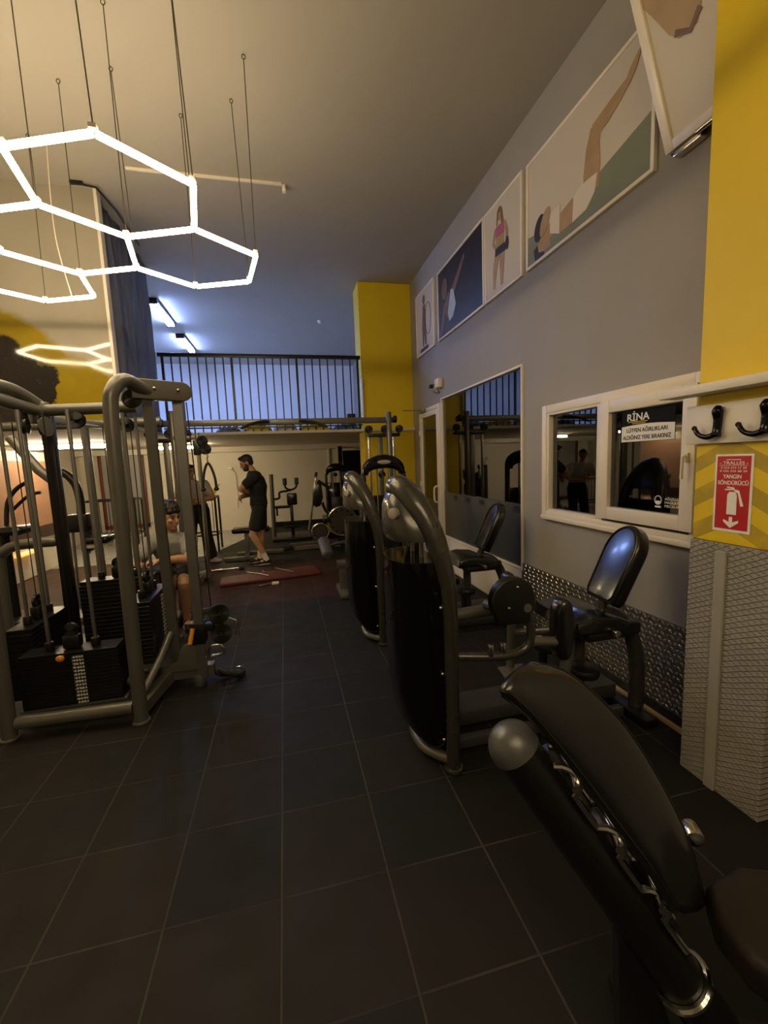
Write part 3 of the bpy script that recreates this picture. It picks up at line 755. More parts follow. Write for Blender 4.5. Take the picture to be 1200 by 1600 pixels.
# framed mirror on the back wall, left corner
t = thing('framed_board', 'grey-green board in a red-brown frame against the back wall behind the weight machine', 'board', (-3.72, 11.24, .28))
MB().box((-3.72, 11.26, 1.15), (.86, .03, 1.70)).build('panel', 'concrete', t, smooth=False)
bb = MB()
for x in (-4.17, -3.27): bb.box((x, 11.25, 1.15), (.07, .06, 1.84), bevel=.006)
for z in (.27, 2.03): bb.box((-3.72, 11.25, z), (.97, .06, .09), bevel=.006)
bb.build('frame', 'red_wood', t)
t = thing('peach_wall_panel', 'peach panel with dark brown border on the low pier at the left', 'panel', (-3.89, 7.2, .7))
MB().box((-3.90, 7.2, 1.28), (.02, 2.5, 1.05)).build('face', 'peach', t, smooth=False)
MB().box((-3.895, 7.2, .665), (.03, 2.56, .20)).build('border', 'brown', t, smooth=False)
tag(MB().box((-3.85, 7.32, .42), (.08, .42, .06), bevel=.02).build('orange_lamp', 'glow', loc=(-3.85, 7.32, .4)), 'small orange glowing lamp low on the left pier', 'lamp')

# ================================================================ MULTI-STATION WEIGHT MACHINE
def pulley(b, c, r, axis, w=.022):
    c = Vector(c); a = Vector(axis).normalized()
    b.tube([c - a * w / 2, c - a * w / 2, c - a * w * .15, c + a * w * .15, c + a * w / 2, c + a * w / 2], [r * .3, r, r * .86, r * .86, r, r * .3], 20)
    b.cyl(c - a * (w * .5 + .006), c + a * (w * .5 + .006), r * .18, 10)
    return b
def weight_stack(t, cx, cy, z0, z1, length, along, n=15, facing=(0, -1), pin=True, num=True):
    """along 'x' or 'y': direction of the long side; grooves between the plates"""
    depth = .15
    b = MB(); h = (z1 - z0) / n
    for i in range(n):
        L = length if i < n - 1 else length * .97
        sz = (L, depth, h - .0015) if along == 'x' else (depth, L, h - .0015)
        b.box((cx, cy, z0 + h * (i + .5)), sz, bevel=.0015, seg=1)
    st = b.build('weight_stack', 'black_paint', t, smooth=False)
    f = Vector((facing[0], facing[1], 0)); side = Vector((-f.y, f.x, 0))
    c = Vector((cx, cy, 0)) + f * (depth / 2 + .002)
    if num:
        for i in range(n - 1):
            p = c + side * .05 + Vector((0, 0, z0 + h * (i + .55)))
            MB().box(p, (.062 if abs(f.y) > .5 else .003, .003 if abs(f.y) > .5 else .062, h * .55)).build('weight_label', 'number_label', st, smooth=False)
    if pin:
        p = c + Vector((0, 0, z1 - h * .9)) - side * .03
        MB().cyl(p, p + f * .03, .007, 8).ball(p + f * .032, (.024, .012, .020) if abs(f.y) > .5 else (.012, .024, .020), 14).build('selector_pin', 'orange', st)
    for d in (-.13, .13):
        p = Vector((cx + (d if along == 'x' else 0), cy + (d if along == 'y' else 0), 0))
        MB().cyl(p + Vector((0, 0, z1)), p + Vector((0, 0, 1.97)), .0115, 12).build('guide_rod', 'dull_steel', t)
        MB().cyl(p + Vector((0, 0, z1)), p + Vector((0, 0, z1 + .055)), .026, 14, bevel=.004).build('rod_bushing', 'black_plastic', t)
    p = Vector((cx, cy, 0))
    b = MB().box(p + Vector((0, 0, z1 + .045)), (.10, .06, .09) if along == 'x' else (.06, .10, .09), bevel=.015)
    pulley(b, p + Vector((0, 0, z1 + .12)), .045, (0, 1, 0) if along == 'x' else (1, 0, 0)); b.build('pulley_block', 'black_plastic', t)
    MB().cyl(p + Vector((0, 0, z1 + .15)), p + Vector((0, 0, 1.93)), .0035, 6).build('steel_cable', 'black_plastic', t)
    return st

mg = t = thing('multi_station_machine', 'large olive-grey multi-station weight machine with black stacks at the left', 'weight machine', (-1.35, 3.3, 0))
def part(name, m, b, **k): return b.build(name, m, t, **k)
part('upright', 'frame', MB().tube([(-.980, 2.82, 0), (-.975, 2.82, .7), (-.965, 2.82, 1.4), (-.955, 2.82, 1.93), (-.935, 2.835, 2.06), (-.895, 2.91, 2.125), (-.845, 3.02, 2.10), (-.80, 3.10, 2.07)], .041, 20, smooth=5))
part('upright', 'frame', MB().tube([(-1.715, 2.86, 0), (-1.70, 2.86, .9), (-1.685, 2.86, 1.85), (-1.68, 2.89, 2.04), (-1.665, 3.02, 2.12), (-1.64, 3.25, 2.12), (-1.62, 3.47, 2.06)], .041, 20, smooth=5))
for p in ((-.980, 2.82), (-1.715, 2.86)):
    part('foot_collar', 'frame', MB().cyl((p[0], p[1], 0), (p[0], p[1], .02), .052, 24, bevel=.006))
part('center_post', 'black_paint', MB().box((-1.62, 3.56, 1.0), (.07, .07, 2.0), bevel=.006))
part('hub', 'frame', MB().cyl((-1.62, 3.47, 1.93), (-1.62, 3.47, 2.08), .062, 24, bevel=.012).cyl((-1.62, 3.38, 2.03), (-1.62, 3.42, 2.03), .012, 8))
part('top_tube', 'frame', MB().tube([(-1.60, 3.45, 2.02), (-.99, 3.42, 2.035)], .040, 20))
part('top_tube', 'frame', MB().tube([(-1.66, 2.72, 2.055), (-1.62, 3.47, 2.02)], .040, 20))
part('top_tube', 'frame', MB().tube([(-2.62, 4.86, 2.05), (-1.20, 4.86, 2.08)], .044, 20))
part('top_tube', 'frame', MB().tube([(-1.62, 3.56, 1.97), (-1.75, 4.86, 2.05)], .036, 16))
part('rear_post', 'frame', MB().tube([(-1.90, 4.86, 0), (-1.90, 4.86, 2.05)], .036, 16))
part('column_post', 'frame', MB().sqtube([(-.862, 3.32, .06), (-.862, 3.26, .6), (-.855, 3.20, 1.2), (-.845, 3.16, 2.05)], .062, .05, (0, 1, 0)))
# arm: two flat side plates with rounded end
def stadium(x0, y0, x1, y1, z, h):
    pts = []; d = Vector((x1 - x0, y1 - y0, 0)); 
    pts += [Vector((x0, y0, z + h / 2)), ]
    for k in range(13):
        a = PI / 2 - PI * k / 12
        pts.append(Vector((x1, y1, z)) + d.normalized() * math.cos(a) * h / 2 + Vector((0, 0, math.sin(a) * h / 2)))
    pts.append(Vector((x0, y0, z - h / 2)))
    return pts
ax = stadium(-.90, 3.02, -.64, 3.17, 2.095, .125)
dn = Vector((.15, -.26, 0)).normalized()
part('pulley_arm', 'frame', MB().prism([p + dn * .034 for p in ax], -dn * .068, bevel=.006))
part('arm_bolt', 'chrome', MB().ball(Vector((-.79, 3.083, 2.10)) + dn * .036, .012, 10).ball(Vector((-.665, 3.155, 2.10)) + dn * .036, .012, 10))
part('slide_column', 'dull_steel', MB().sqtube([(-.672, 3.20, .06), (-.672, 3.20, 2.04)], .062, .050, (0, 1, 0)))
# adjustable trolley with the twin pulley
tr = part('trolley', 'black_plastic', MB().box((-.672, 3.19, .41), (.10, .10, .16), bevel=.012).box((-.60, 3.17, .45), (.08, .05, .06), bevel=.01))
MB().cyl((-.70, 3.13, .46), (-.72, 3.10, .36), .016, 12).build('pop_pin', 'orange', tr)
b = MB(); pulley(b, (-.525, 3.17, .535), .072, (.25, -1, 0), .036); pulley(b, (-.52, 3.17, .385), .072, (.25, -1, 0), .036); b.build('pulley', 'rubber', tr)
MB().tube([(-.46, 3.16, .50), (-.41, 3.15, .48), (-.40, 3.15, .44), (-.405, 3.15, .40)], .007, 8).tube([(-.405 + .014 * math.cos(a), 3.15, .375 + .026 * math.sin(a)) for a in [2 * PI * k / 14 for k in range(14)]], .0045, 6, closed=True).build('snap_hook', 'chrome', tr)
part('steel_cable', 'black_plastic', MB().cyl((-.615, 3.18, 2.03), (-.575, 3.175, .60), .0042, 6))
# foot of the slide column with its pulley cover
part('base_tube', 'frame', MB().tube([(-1.66, 2.85, .105), (-1.02, 2.83, .105)], .040, 18))
part('base_tube', 'frame', MB().sqtube([(-.99, 2.86, .075), (-.90, 3.22, .105), (-.66, 3.24, .105), (-.60, 3.24, .105)], .075, .075))
part('base_tube', 'frame', MB().sqtube([(-.90, 3.22, .10), (-1.62, 3.56, .10), (-1.88, 4.86, .06)], .075, .075))
part('foot_collar', 'frame', MB().cyl((-.70, 3.21, 0), (-.70, 3.21, .085), .042, 20, bevel=.006))
cv = [(-.94, 3.18, .13), (-.66, 3.18, .13)] + [(-.735 + .085 * math.cos(a), 3.18, .25 + .085 * math.sin(a)) for a in [R(-20 + 20 * k) for k in range(11)]] + [(-.84, 3.18, .20), (-.94, 3.18, .17)]
part('pulley_cover', 'frame', MB().prism(cv, (0, .035, 0), bevel=.006))
part('support_tube', 'frame', MB().tube([(-1.00, 2.92, .12), (-.93, 3.08, .26), (-.88, 3.26, .40)], .026, 12))
part('base_cap', 'frame', MB().ball((-1.07, 3.0, .20), .035, 14))
weight_stack(t, -1.385, 3.0, .13, .475, .56, 'x', 15, (0, -1))
weight_stack(t, -1.02, 3.33, .27, .70, .50, 'y', 15, (1, 0), pin=False)
weight_stack(t, -1.72, 3.33, .13, .60, .50, 'y', 15, (-1, 0), pin=False, num=False)
weight_stack(t, -1.36, 3.80, .24, .73, .54, 'x', 15, (0, 1), pin=False, num=False)
part('stack_base', 'frame', MB().box((-1.385, 2.98, .12), (.60, .10, .02), bevel=.004).box((-1.02, 3.33, .25), (.12, .5, .03)).box((-1.36, 3.8, .22), (.54, .12, .03)))
for x, y, z, ax_ in ((-1.66, 3.36, 1.91, (1, .2, 0)), (-1.56, 3.36, 1.90, (1, .2, 0)), (-1.38, 3.42, 1.95, (0, 1, 0)), (-1.13, 3.6, 1.93, (0, 1, 0)), (-.90, 3.02, 2.03, (.5, -.9, 0))):
    b = MB(); pulley(b, (x, y, z), .055, ax_, .03); b.box((x, y, z + .06), (.03, .03, .08), bevel=.006); part('top_pulley', 'black_plastic', b)
part('pulley_disc', 'frame', MB().cyl((-1.535, 3.34, 1.90), (-1.525, 3.338, 1.90), .065, 24))

# things lying at the foot of the machine
t2 = thing('strap_handle', 'black strap handle with a steel clip lying at the foot of the machine column', 'handle', (-.50, 3.22, 0))
MB().tube([(-.56, 3.20, .10), (-.50, 3.16, .085), (-.44, 3.20, .04), (-.40, 3.26, .03), (-.47, 3.30, .02), (-.55, 3.26, .03), (-.60, 3.28, .05)], .018, 8, smooth=4).tube([(-.56, 3.25, .06), (-.48, 3.22, .05), (-.42, 3.24, .02)], .016, 8, smooth=4).build('strap', 'rubber', t2)
MB().tube([(-.42 + .03 * math.cos(a), 3.19, .09 + .018 * math.sin(a)) for a in [2 * PI * k / 14 for k in range(14)]], .005, 6, closed=True).build('snap_hook', 'chrome', t2)
t2 = thing('steel_d_handle', 'small bright steel grip resting by the machine column foot', 'handle', (-.58, 3.30, .15))
MB().tube([(-.63, 3.30, .17), (-.63, 3.30, .24), (-.55, 3.30, .245), (-.54, 3.30, .18), (-.63, 3.30, .17)], .011, 10, smooth=3).build('grip', 'chrome', t2)

# ================================================================ SELECTOR MACHINES ON THE RIGHT
def hip_machine(name, label, dy):
    t = thing(name, label, 'weight machine', (1.2, 2.13 + dy, 0), 'bronze-grey seated leg machines along the right wall')
    def V(p): return Vector((p[0], p[1] + dy, p[2]))
    def part(nm, m, b, **k):
        b.bm.transform(Matrix.Translation((0, dy, 0))); return b.build(nm, m, t, **k)
    AY = 2.13
    arch = [(.745, 1.885, 0), (.745, 1.885, .5), (.742, 1.886, .88), (.722, 1.90, 1.06), (.680, 1.935, 1.225), (.628, 1.99, 1.352), (.585, 2.06, 1.425), (.568, 2.13, 1.447)]
    arch = arch + [(x, 2 * AY - y, z) for x, y, z in arch[-2::-1]]
    rr = [.036, .036, .038, .046, .055, .061, .062, .062]; rr = rr + rr[-2::-1]
    part('frame_tube', 'frame_satin', MB().tube(arch, rr, 22, smooth=6))
    for y in (1.885, 2.375): part('foot_collar', 'frame_satin', MB().cyl((.745, y, 0), (.745, y, .025), .050, 24, bevel=.006))
    # hood: convex cap between the arch and the front face
    def ring(z, w, x0, d, n=22, e=.55):
        return [(x0 - d * abs(math.sin(PI * k / n)) ** e, AY - w * (1 if math.cos(PI * k / n) > 0 else -1) * abs(math.cos(PI * k / n)) ** .7, z) for k in range(n + 1)]
    hood = part('hood', 'frame_satin', MB().loft([ring(1.185, .212, .70, .20), ring(1.22, .210, .695, .205), ring(1.29, .188, .675, .185), ring(1.355, .145, .645, .155), ring(1.41, .10, .615, .11), ring(1.44, .04, .595, .05)]), angle=60)
    MB().cyl(V((.520, 2.01, 1.325)), V((.497, 1.99, 1.325)), .027, 24, bevel=.004).build('badge', 'silver_paint', hood)
    sh = part('shroud', 'black_gloss', MB().loft([ring(.085, .19, .735, .09), ring(.12, .21, .735, .14), ring(.22, .225, .735, .205), ring(.40, .230, .735, .238), ring(.70, .232, .735, .245), ring(.96, .230, .735, .245), ring(1.085, .222, .725, .235)]), angle=60)
    b = MB()
    for z in (.17, .52, .86): b.ball(V((.700, 1.893, z)), .011, 10)
    b.build('screw', 'chrome', sh)
    b = MB(); b.tube([V((.494, 2.03, .83)), V((.484, 2.06, .80)), V((.480, 2.10, .76)), V((.481, 2.12, .74))], .003, 5, smooth=4); b.build('lever_slot', 'chrome', sh)
    part('base_bar', 'frame', MB().tube([(.745, 1.89, .055), (.69, 1.95, .05), (.635, 2.05, .045), (.635, 2.21, .045), (.69, 2.31, .05), (.745, 2.37, .055)], .028, 14, smooth=4))
    for x in (-.05, .05): part('guide_rod', 'dull_steel', MB().cyl((.66, AY + x * 1.6, .3), (.66, AY + x * 1.6, 1.2), .012, 10))
    # main beam and seat
    part('main_beam', 'beam_dark', MB().box((1.33, 2.22, .105), (1.2, .20, .09), bevel=.012).box((1.30, 2.02, .045), (1.15, .05, .06), bevel=.01))
    part('rear_frame', 'frame_satin', MB().tube([(1.73, 2.06, .66), (1.85, 2.05, .62), (1.945, 2.04, .50), (1.985, 2.03, .30), (1.985, 2.03, .0)], .043, 18, smooth=6))
    part('rear_foot', 'black_paint', MB().box((1.95, 2.03, .03), (.10, .32, .05), bevel=.012))
    seat_pts = [(1.46, .0), (1.48, .055), (1.60, .075), (1.74, .06), (1.83, .02), (1.82, -.02), (1.48, -.02)]
    part('seat', 'black_leather', MB().prism([(x, 1.90, .615 + z) for x, z in seat_pts], (0, .42, 0), bevel=.022))
    part('seat_bracket', 'black_plastic', MB().box((1.70, 2.02, .575), (.30, .22, .05), bevel=.012).box((1.82, 1.93, .60), (.14, .06, .075), bevel=.02))
    part('adjuster_knob', 'chrome', MB().cyl((1.70, 1.90, .60), (1.70, 1.865, .60), .020, 14, bevel=.004))
    part('seat_post', 'frame_satin', MB().tube([(1.62, 2.08, .10), (1.62, 2.08, .60)], .036, 16))
    # backrest: rounded slab leaning back, turned toward the tower
    rot = Matrix.Rotation(R(-6), 3, 'Z') @ Matrix.Rotation(R(25), 3, 'Y')
    outl = []
    W, Hh = .136, .41
    for k in range(17):
        a = PI * k / 16; outl.append((math.cos(a) * W, Hh - .145 + math.sin(a) * W * 1.15))
    outl += [(-W * .96, -.02 + .0), (-W * .80, -.045), (W * .80, -.045), (W * .96, -.02)]
    base = Vector((1.74, 2.06, .78))
    bm_ = MB().prism([rot @ Vector((0, y, z)) + base for y, z in outl], rot @ Vector((.085, 0, 0)), bevel=.022, seg=4)
    bk = part('backrest', 'black_leather', bm_)
    b = MB().tube([V(rot @ Vector((-.003, y * .86, (z - .17) * .92 + .17)) + base) for y, z in outl], .0035, 6, closed=True); b.build('piping', 'black_plastic', bk)
    part('backrest_post', 'frame_satin', MB().tube([base + rot @ Vector((.05, 0, .06)), base + rot @ Vector((.045, 0, -.08)), (1.76, 2.06, .64)], .030, 14))
    # lever arms with round covers, thigh pads and foot pegs, one on each side
    for sgn, nm in ((-1, 'a'), (1, 'b')):
        yy = AY + sgn * .27
        if sgn < 0:
            cx, cz = 1.045, .88
            dpoly = [(cx + .118 * math.cos(a), yy, cz + .118 * math.sin(a)) for a in [R(-42 + 264 * k / 28) for k in range(29)]] + [(cx - .09, yy, cz - .118), (cx + .09, yy, cz - .118)]
            cov = part('pivot_cover', 'black_plastic', MB().prism(dpoly, (0, -.055, 0), bevel=.012))
            e = -.057 if sgn < 0 else 0.
            for x, z in ((cx - .03, cz - .03), (cx + .015, cz + .07)): MB().ball((x, yy + dy + e, z), .009, 8).build('cover_bolt', 'chrome', cov)
            MB().cyl((cx + .07, yy + dy + e - .003, cz - .04), (cx + .07, yy + dy + e + .004, cz - .04), .022, 16).build('cover_slot', 'dull_steel', cov)
            part('lever_arm', 'frame_satin', MB().tube([(1.135, yy - .03, .83), (1.15, yy - .03, .71), (1.135, yy - .03, .640), (1.075, yy - .03, .605), (.97, yy - .03, .60), (.78, yy + .02, .605)], .022, 14, smooth=5))
            for x in (.93, .995): part('peg', 'chrome', MB().cyl((x, yy - .03, .61), (x, yy - .03, .665), .016, 12, bevel=.003))
        part('pad_arm', 'frame', MB().tube([(1.15, yy, .64), (1.36, yy - .02, .62)], .024, 12).tube([(1.36, yy - .02, .64), (1.36, yy + .01, .16)], .026, 12).tube([(1.37, yy, .44), (1.62, AY, .54)], .024, 12))
        pd = [(1.345 + .052 * math.cos(a), yy - .05, .685 + .165 * (1 if math.sin(a) > 0 else -1) * abs(math.sin(a)) ** .55) for a in [2 * PI * k / 28 for k in range(28)]]
        part('thigh_pad', 'black_leather', MB().prism(pd, (0, .10, 0), bevel=.03, seg=4))
        part('footrest', 'black_plastic', MB().cyl((1.56, yy - sgn * .10, .345), (1.56, yy - sgn * .10, .40), .085, 28, bevel=.018).cyl((1.53, yy - sgn * .1, .12), (1.53, yy - sgn * .1, .35), .028, 14))
        part('footplate', 'dull_steel', MB().box((1.36, yy - sgn * .06, .20), (.18, .14, .015), bevel=.006, rot=Matrix.Rotation(R(sgn * 12), 3, 'X')))
    part('cross_tube', 'frame', MB().tube([(.72, AY + .02, .70), (1.08, AY + .02, .72)], .034, 14).tube([(1.06, AY - .27, .80), (1.06, AY - .0, .76)], .026, 12))
    part('weight_stack', 'black_paint', MB().box((.655, AY, .45), (.09, .30, .62), bevel=.006))
    return t
m1 = hip_machine('seated_leg_machine', 'bronze-grey seated leg machine with black shroud, nearer of the two on the right', 0.)
m2 = copy_tree(m1, (0, 1.57, 0))
near_side = {'pivot_cover', 'lever_arm', 'peg', 'pad_arm', 'thigh_pad'}
for ch in list(m2.children):
    if ch.name.split('.')[0] in near_side:
        for g in list(ch.children): bpy.data.objects.remove(g)
        bpy.data.objects.remove(ch)
m2['label'] = 'second bronze-grey seated leg machine, behind the nearer one, beside the big internal window'
ORG[m2.name] = Vector(m2.location)

# arch-topped machine farther back (tower seen from the front) with a foam roller arm
def arch_tower(t, cx, cy, w, top, r=.034, hood_h=.17, logo=True):
    pts = [(cx - w / 2, cy, 0), (cx - w / 2, cy, top - .34), (cx - w / 2 + .012, cy, top - .22), (cx - w * .36, cy, top - .10), (cx - w * .18, cy, top - .03), (cx, cy, top - .012)]
    pts += [(2 * cx - x, y, z) for x, y, z in pts[-2::-1]]
    MB().tube(pts, r, 18, smooth=5).build('frame_tube', 'frame_satin', t)
    n = 16; poly = []
    for k in range(n + 1):
        a = PI - PI * k / n; poly.append((cx + math.cos(a) * w * .52, cy - .06, top - .22 + (math.sin(a) ** .75) * .235))
    for k in range(n + 1):
        a = PI * k / n; poly.append((cx + math.cos(a) * w * .40, cy - .06, top - .235 + (math.sin(a) ** .8) * .085))
    h = MB().prism(poly, (0, .13, 0), bevel=.02).build('hood', 'black_gloss', t)
    if logo: MB().ball((cx, cy - .062, top - .075), (.085, .006, .026), 20).build('badge', 'silver_paint', h)
    b = MB(); pulley(b, (cx - .02, cy, top - .23), .045, (0, 1, 0), .03); b.build('pulley', 'black_plastic', t)
    for dx in (-.085, .085): MB().cyl((cx + dx, cy, .5), (cx + dx, cy, top - .14), .011, 10).build('guide_rod', 'dull_steel', t)
    MB().cyl((cx - .02, cy, .6), (cx - .02, cy, top - .27), .004, 6).build('steel_cable', 'black_plastic', t)
    MB().box((cx, cy, .46), (w * .62, .13, .76), bevel=.008).build('weight_stack', 'black_paint', t)
    MB().box((cx, cy + .07, .60), (w * .92, .02, 1.1), bevel=.008).build('shroud', 'black_gloss', t)
    MB().box((cx, cy, .04), (w + .06, .10, .08), bevel=.012).build('base_bar', 'frame', t)
t = thing('leg_extension_machine', 'black arch-topped machine standing in front of the far yellow column', 'weight machine', (1.22, 5.25, 0))
arch_tower(t, 1.22, 5.25, .52, 1.645)
MB().box((1.0, 5.05, .36), (.9, .10, .10), bevel=.012).box((.62, 5.05, .17), (.09, .09, .30), bevel=.01).box((.62, 5.05, .03), (.14, .5, .06), bevel=.012).build('main_beam', 'frame', t)
MB().box((.95, 5.08, .52), (.42, .40, .09), bevel=.03, seg=3).build('seat', 'black_leather', t)
MB().tube([(.86, 5.0, .62), (.60, 4.98, .64), (.42, 4.96, .60)], .024, 12, smooth=4).build('lever_arm', 'frame_satin', t)
b = MB(); b.tube([(.405, 5.02, .70), (.40, 5.0, .67), (.42, 4.70, .56), (.423, 4.68, .555)], [.048, .066, .066, .045], 20); b.build('foam_roller', 'foam', t)

# ================================================================ CABLE CROSSOVER RACK
t = thing('cable_crossover_rack', 'wide grey cable crossover rack with pull-up bar under the mezzanine edge', 'weight machine', (.05, 6.4, 0))
RY = 6.4
MB().box((.06, RY, 2.20), (3.32, .075, .085), bevel=.012).build('crossbeam', 'frame', t)
for cx in (-1.42, 1.58):
    s = 1 if cx < 0 else -1
    MB().cyl((cx, RY - .08, 0), (cx, RY - .08, 2.31 if cx > 0 else 2.36), .042, 20, bevel=.006).build('upright', 'frame', t)
    MB().cyl((cx + (.08 if cx > 0 else -.2), RY - .05, 2.205), (cx + (.13 if cx > 0 else -.12), RY - .05, 2.205), .055, 16, bevel=.01).build('end_cap', 'black_plastic', t)
    MB().box((cx - .07, RY, 1.975), (.50, .12, .05), bevel=.008).build('pulley_plate', 'black_paint', t)
    for dx in (-.305, -.06, .165):
        b = MB(); pulley(b, (cx + dx, RY - .06, 2.06), .058, (0, 1, 0), .04); b.build('pulley', 'rubber', t)
    MB().box((cx - .125, RY, 1.0), (.07, .05, 2.0), bevel=.006).build('post', 'frame', t)
    for dx in (-.295, .09): MB().cyl((cx + dx, RY, .1), (cx + dx, RY, 1.97), .019, 12).build('guide_rod', 'chrome', t)
    MB().box((cx - .1, RY, .33), (.36, .16, .5), bevel=.01).build('weight_stack', 'black_paint', t)
    MB().box((cx - .07, RY, .03), (.62, .50, .06), bevel=.012).build('base', 'frame', t)
for x0, s in ((-.16, -1), (.26, 1)):
    MB().tube([(x0, RY - .06, 2.205), (x0 + s * .10, RY - .10, 2.20), (x0 + s * .24, RY - .18, 2.16), (x0 + s * .38, RY - .22, 2.10)], .020, 12, smooth=4).build('pull_up_handle', 'rubber', t)
# slide column, trolley, twin pulley at the left tower
MB().tube([(-1.105, 6.22, .06), (-1.105, 6.22, 2.06)], .028, 14).build('slide_column', 'chrome', t)
MB().box((-1.25, 6.3, 2.0), (.34, .05, .05), bevel=.006).build('column_arm', 'frame', t)
MB().box((-1.25, 6.3, .08), (.34, .05, .06), bevel=.006).build('column_foot', 'frame', t)
tr = MB().box((-1.115, 6.2, 1.86), (.085, .10, .20), bevel=.012).build('trolley', 'black_plastic', t)
b = MB(); pulley(b, (-1.03, 6.12, 1.945), .066, (0.5, -1, 0), .06); pulley(b, (-1.0, 6.12, 1.835), .070, (.5, -1, 0), .06); b.build('pulley', 'rubber', tr)
MB().tube([(-.985, 6.1, 1.77), (-.975, 6.1, 1.74), (-.985, 6.1, 1.71), (-.98, 6.1, 1.66)], .010, 8, smooth=3).build('snap_hook', 'chrome', tr)
t2 = thing('triceps_rope', 'black triceps rope hanging from the twin pulley of the cable rack', 'rope handle', (-.98, 6.1, 1.28))
MB().tube([(-1.065, 6.1, 1.31), (-1.055, 6.1, 1.43), (-1.03, 6.1, 1.55), (-.995, 6.1, 1.635), (-.965, 6.1, 1.635), (-.93, 6.1, 1.55), (-.905, 6.1, 1.43), (-.90, 6.1, 1.31)], .0165, 12, smooth=4).build('rope', 'rubber', t2)
for x in (-1.065, -.90): MB().ball((x, 6.1, 1.30), (.034, .034, .028), 14).build('rope_knob', 'black_plastic', t2)

# ================================================================ FOREGROUND INCLINE BENCH
t = thing('incline_bench', 'black vinyl incline bench with a round-capped beam in the lower right foreground', 'bench', (.85, .75, 0))
S = Vector((.428, .904, 0)).normalized()
beam0, beam1 = Vector((.486, .847, .90)), Vector((.837, .68, .331))
u = (beam1 - beam0).normalized(); far = beam1 + u * .10
b = MB(); pts = [beam0 - u * .045, beam0 - u * .043, beam0 - u * .036, beam0 - u * .024, beam0 - u * .008, beam0 + u * .010]
b.tube([beam0 - u * (.055 * math.cos(a)) for a in [PI / 2 * k / 9 for k in range(10)]] + [beam0 + u * .012, beam0 + u * .016], [max(.003, .060 * math.sin(PI / 2 * k / 9)) for k in range(10)] + [.060, .055], 32)
b.build('beam_cap', 'cap_grey', t)
MB().tube([beam0 + u * .008, far], .055, 32).build('beam', 'black_paint', t)
under = [(0.475, 0.852, 1.069), (0.516, 0.832, 1.024), (0.561, 0.811, 0.962), (0.621, 0.783, 0.874), (0.682, 0.754, 0.780), (0.743, 0.725, 0.688), (0.795, 0.700, 0.597)]
upper = [(0.554, 0.814, 1.082), (0.609, 0.788, 1.064), (0.677, 0.756, 1.004), (0.747, 0.723, 0.910), (0.815, 0.691, 0.777), (0.866, 0.666, 0.648), (0.898, 0.651, 0.517)]
under, _ = catmull([Vector(p) for p in under], [0.] * 7, 5); upper, _ = catmull([Vector(p) for p in upper], [0.] * 7, 5)
PW = .078
def pad_ring(i, sc=1.0, sh=Vector((0, 0, 0))):
    lo = under[i] - S * .06 + sh; hi = upper[i] + S * .07 + sh
    e1 = (hi - lo) / 2; ax = (under[min(i + 1, len(under) - 1)] - under[max(i - 1, 0)]).normalized()
    e2 = e1.normalized().cross(ax).normalized()
    if e2.dot(Vector((0, 0, 1.58)) - lo) < 0: e2 = -e2
    TH = .022; c = (lo + hi) / 2 - e2 * TH; out = []
    for k in range(40):
        a = 2 * PI * k / 40; ca, sa = math.cos(a), math.sin(a)
        out.append(c + e1 * sc * math.copysign(abs(ca) ** .62, ca) + e2 * TH * (1 + .35 * (1 - abs(ca))) * (1 - (1 - sc) * .6) * math.copysign(abs(sa) ** .8, sa))
    return out
N_ = len(under) - 1
d0 = (under[0] - under[2]).normalized(); d1 = (under[N_] - under[N_ - 2]).normalized()
rings = [pad_ring(0, .55, d0 * .020), pad_ring(0, .80, d0 * .015), pad_ring(0, .94, d0 * .007)] + [pad_ring(i) for i in range(N_ + 1)] + [pad_ring(N_, .94, d1 * .007), pad_ring(N_, .80, d1 * .015), pad_ring(N_, .55, d1 * .020)]
pad = MB().loft(rings).build('back_pad', 'black_leather', t, angle=70)
def seam(k): return [pad_ring(i)[k] for i in range(N_ + 1)]
for k in (3, 17, 23, 37):
    MB().tube(seam(k), .0028, 6).build('seam', 'black_plastic', pad)
# adjustment ladder between beam and pad
n_ = u.cross(S).normalized()
if n_.z < 0: n_ = -n_
lad = []
for k in range(61):
    s_ = k / 60; lad.append(beam0 + u * (.06 + .50 * s_) + n_ * (.060 + .030 * max(0, math.sin(s_ * 6 * PI)) ** .6))
b = MB()
for off in (-.035, .035): b.tube([p + S * off for p in lad], .0075, 8)
b.build('adjustment_rail', 'chrome', t)
MB().prism([beam0 + u * .05 + n_ * .04 - S * .03, beam0 + u * .58 + n_ * .04 - S * .03, beam0 + u * .58 + n_ * .062 - S * .03, beam0 + u * .05 + n_ * .062 - S * .03], S * .06).build('ladder_plate', 'black_paint', t, smooth=False)
for k in range(3):
    p = beam0 + u * (.12 + .16 * k) + n_ * .075
    MB().cyl(p - S * .05, p + S * .05, .010, 10).build('rung', 'chrome', t)
MB().box(beam0 + u * .42 + n_ * .09 + S * .02, (.05, .05, .05), bevel=.006).build('pad_bracket', 'dull_steel', t)
kn = Vector((.945, .784, .618)); MB().cyl(kn - S * .03, kn + S * .015, .022, 16, bevel=.005).build('knob', 'chrome', t)
pv = Vector((.775, .672, .322)); b = MB().tube([beam1 - u * .03 + (n_ * math.cos(a) + S * math.sin(a)) * .060 for a in [2 * PI * k / 30 for k in range(30)]], .009, 8, closed=True); b.build('pivot_ring', 'chrome', t)
MB().prism([Vector(p) for p in ((.680, .722, .455), (.730, .700, .45), (.86, .66, .03), (.70, .72, .03))], S * .05).build('front_leg', 'black_paint', t, smooth=False)
MB().box((.80, .72, .02), (.42, .10, .04), rot=Matrix.Rotation(R(65), 3, 'Z'), bevel=.008).build('front_foot', 'black_paint', t)
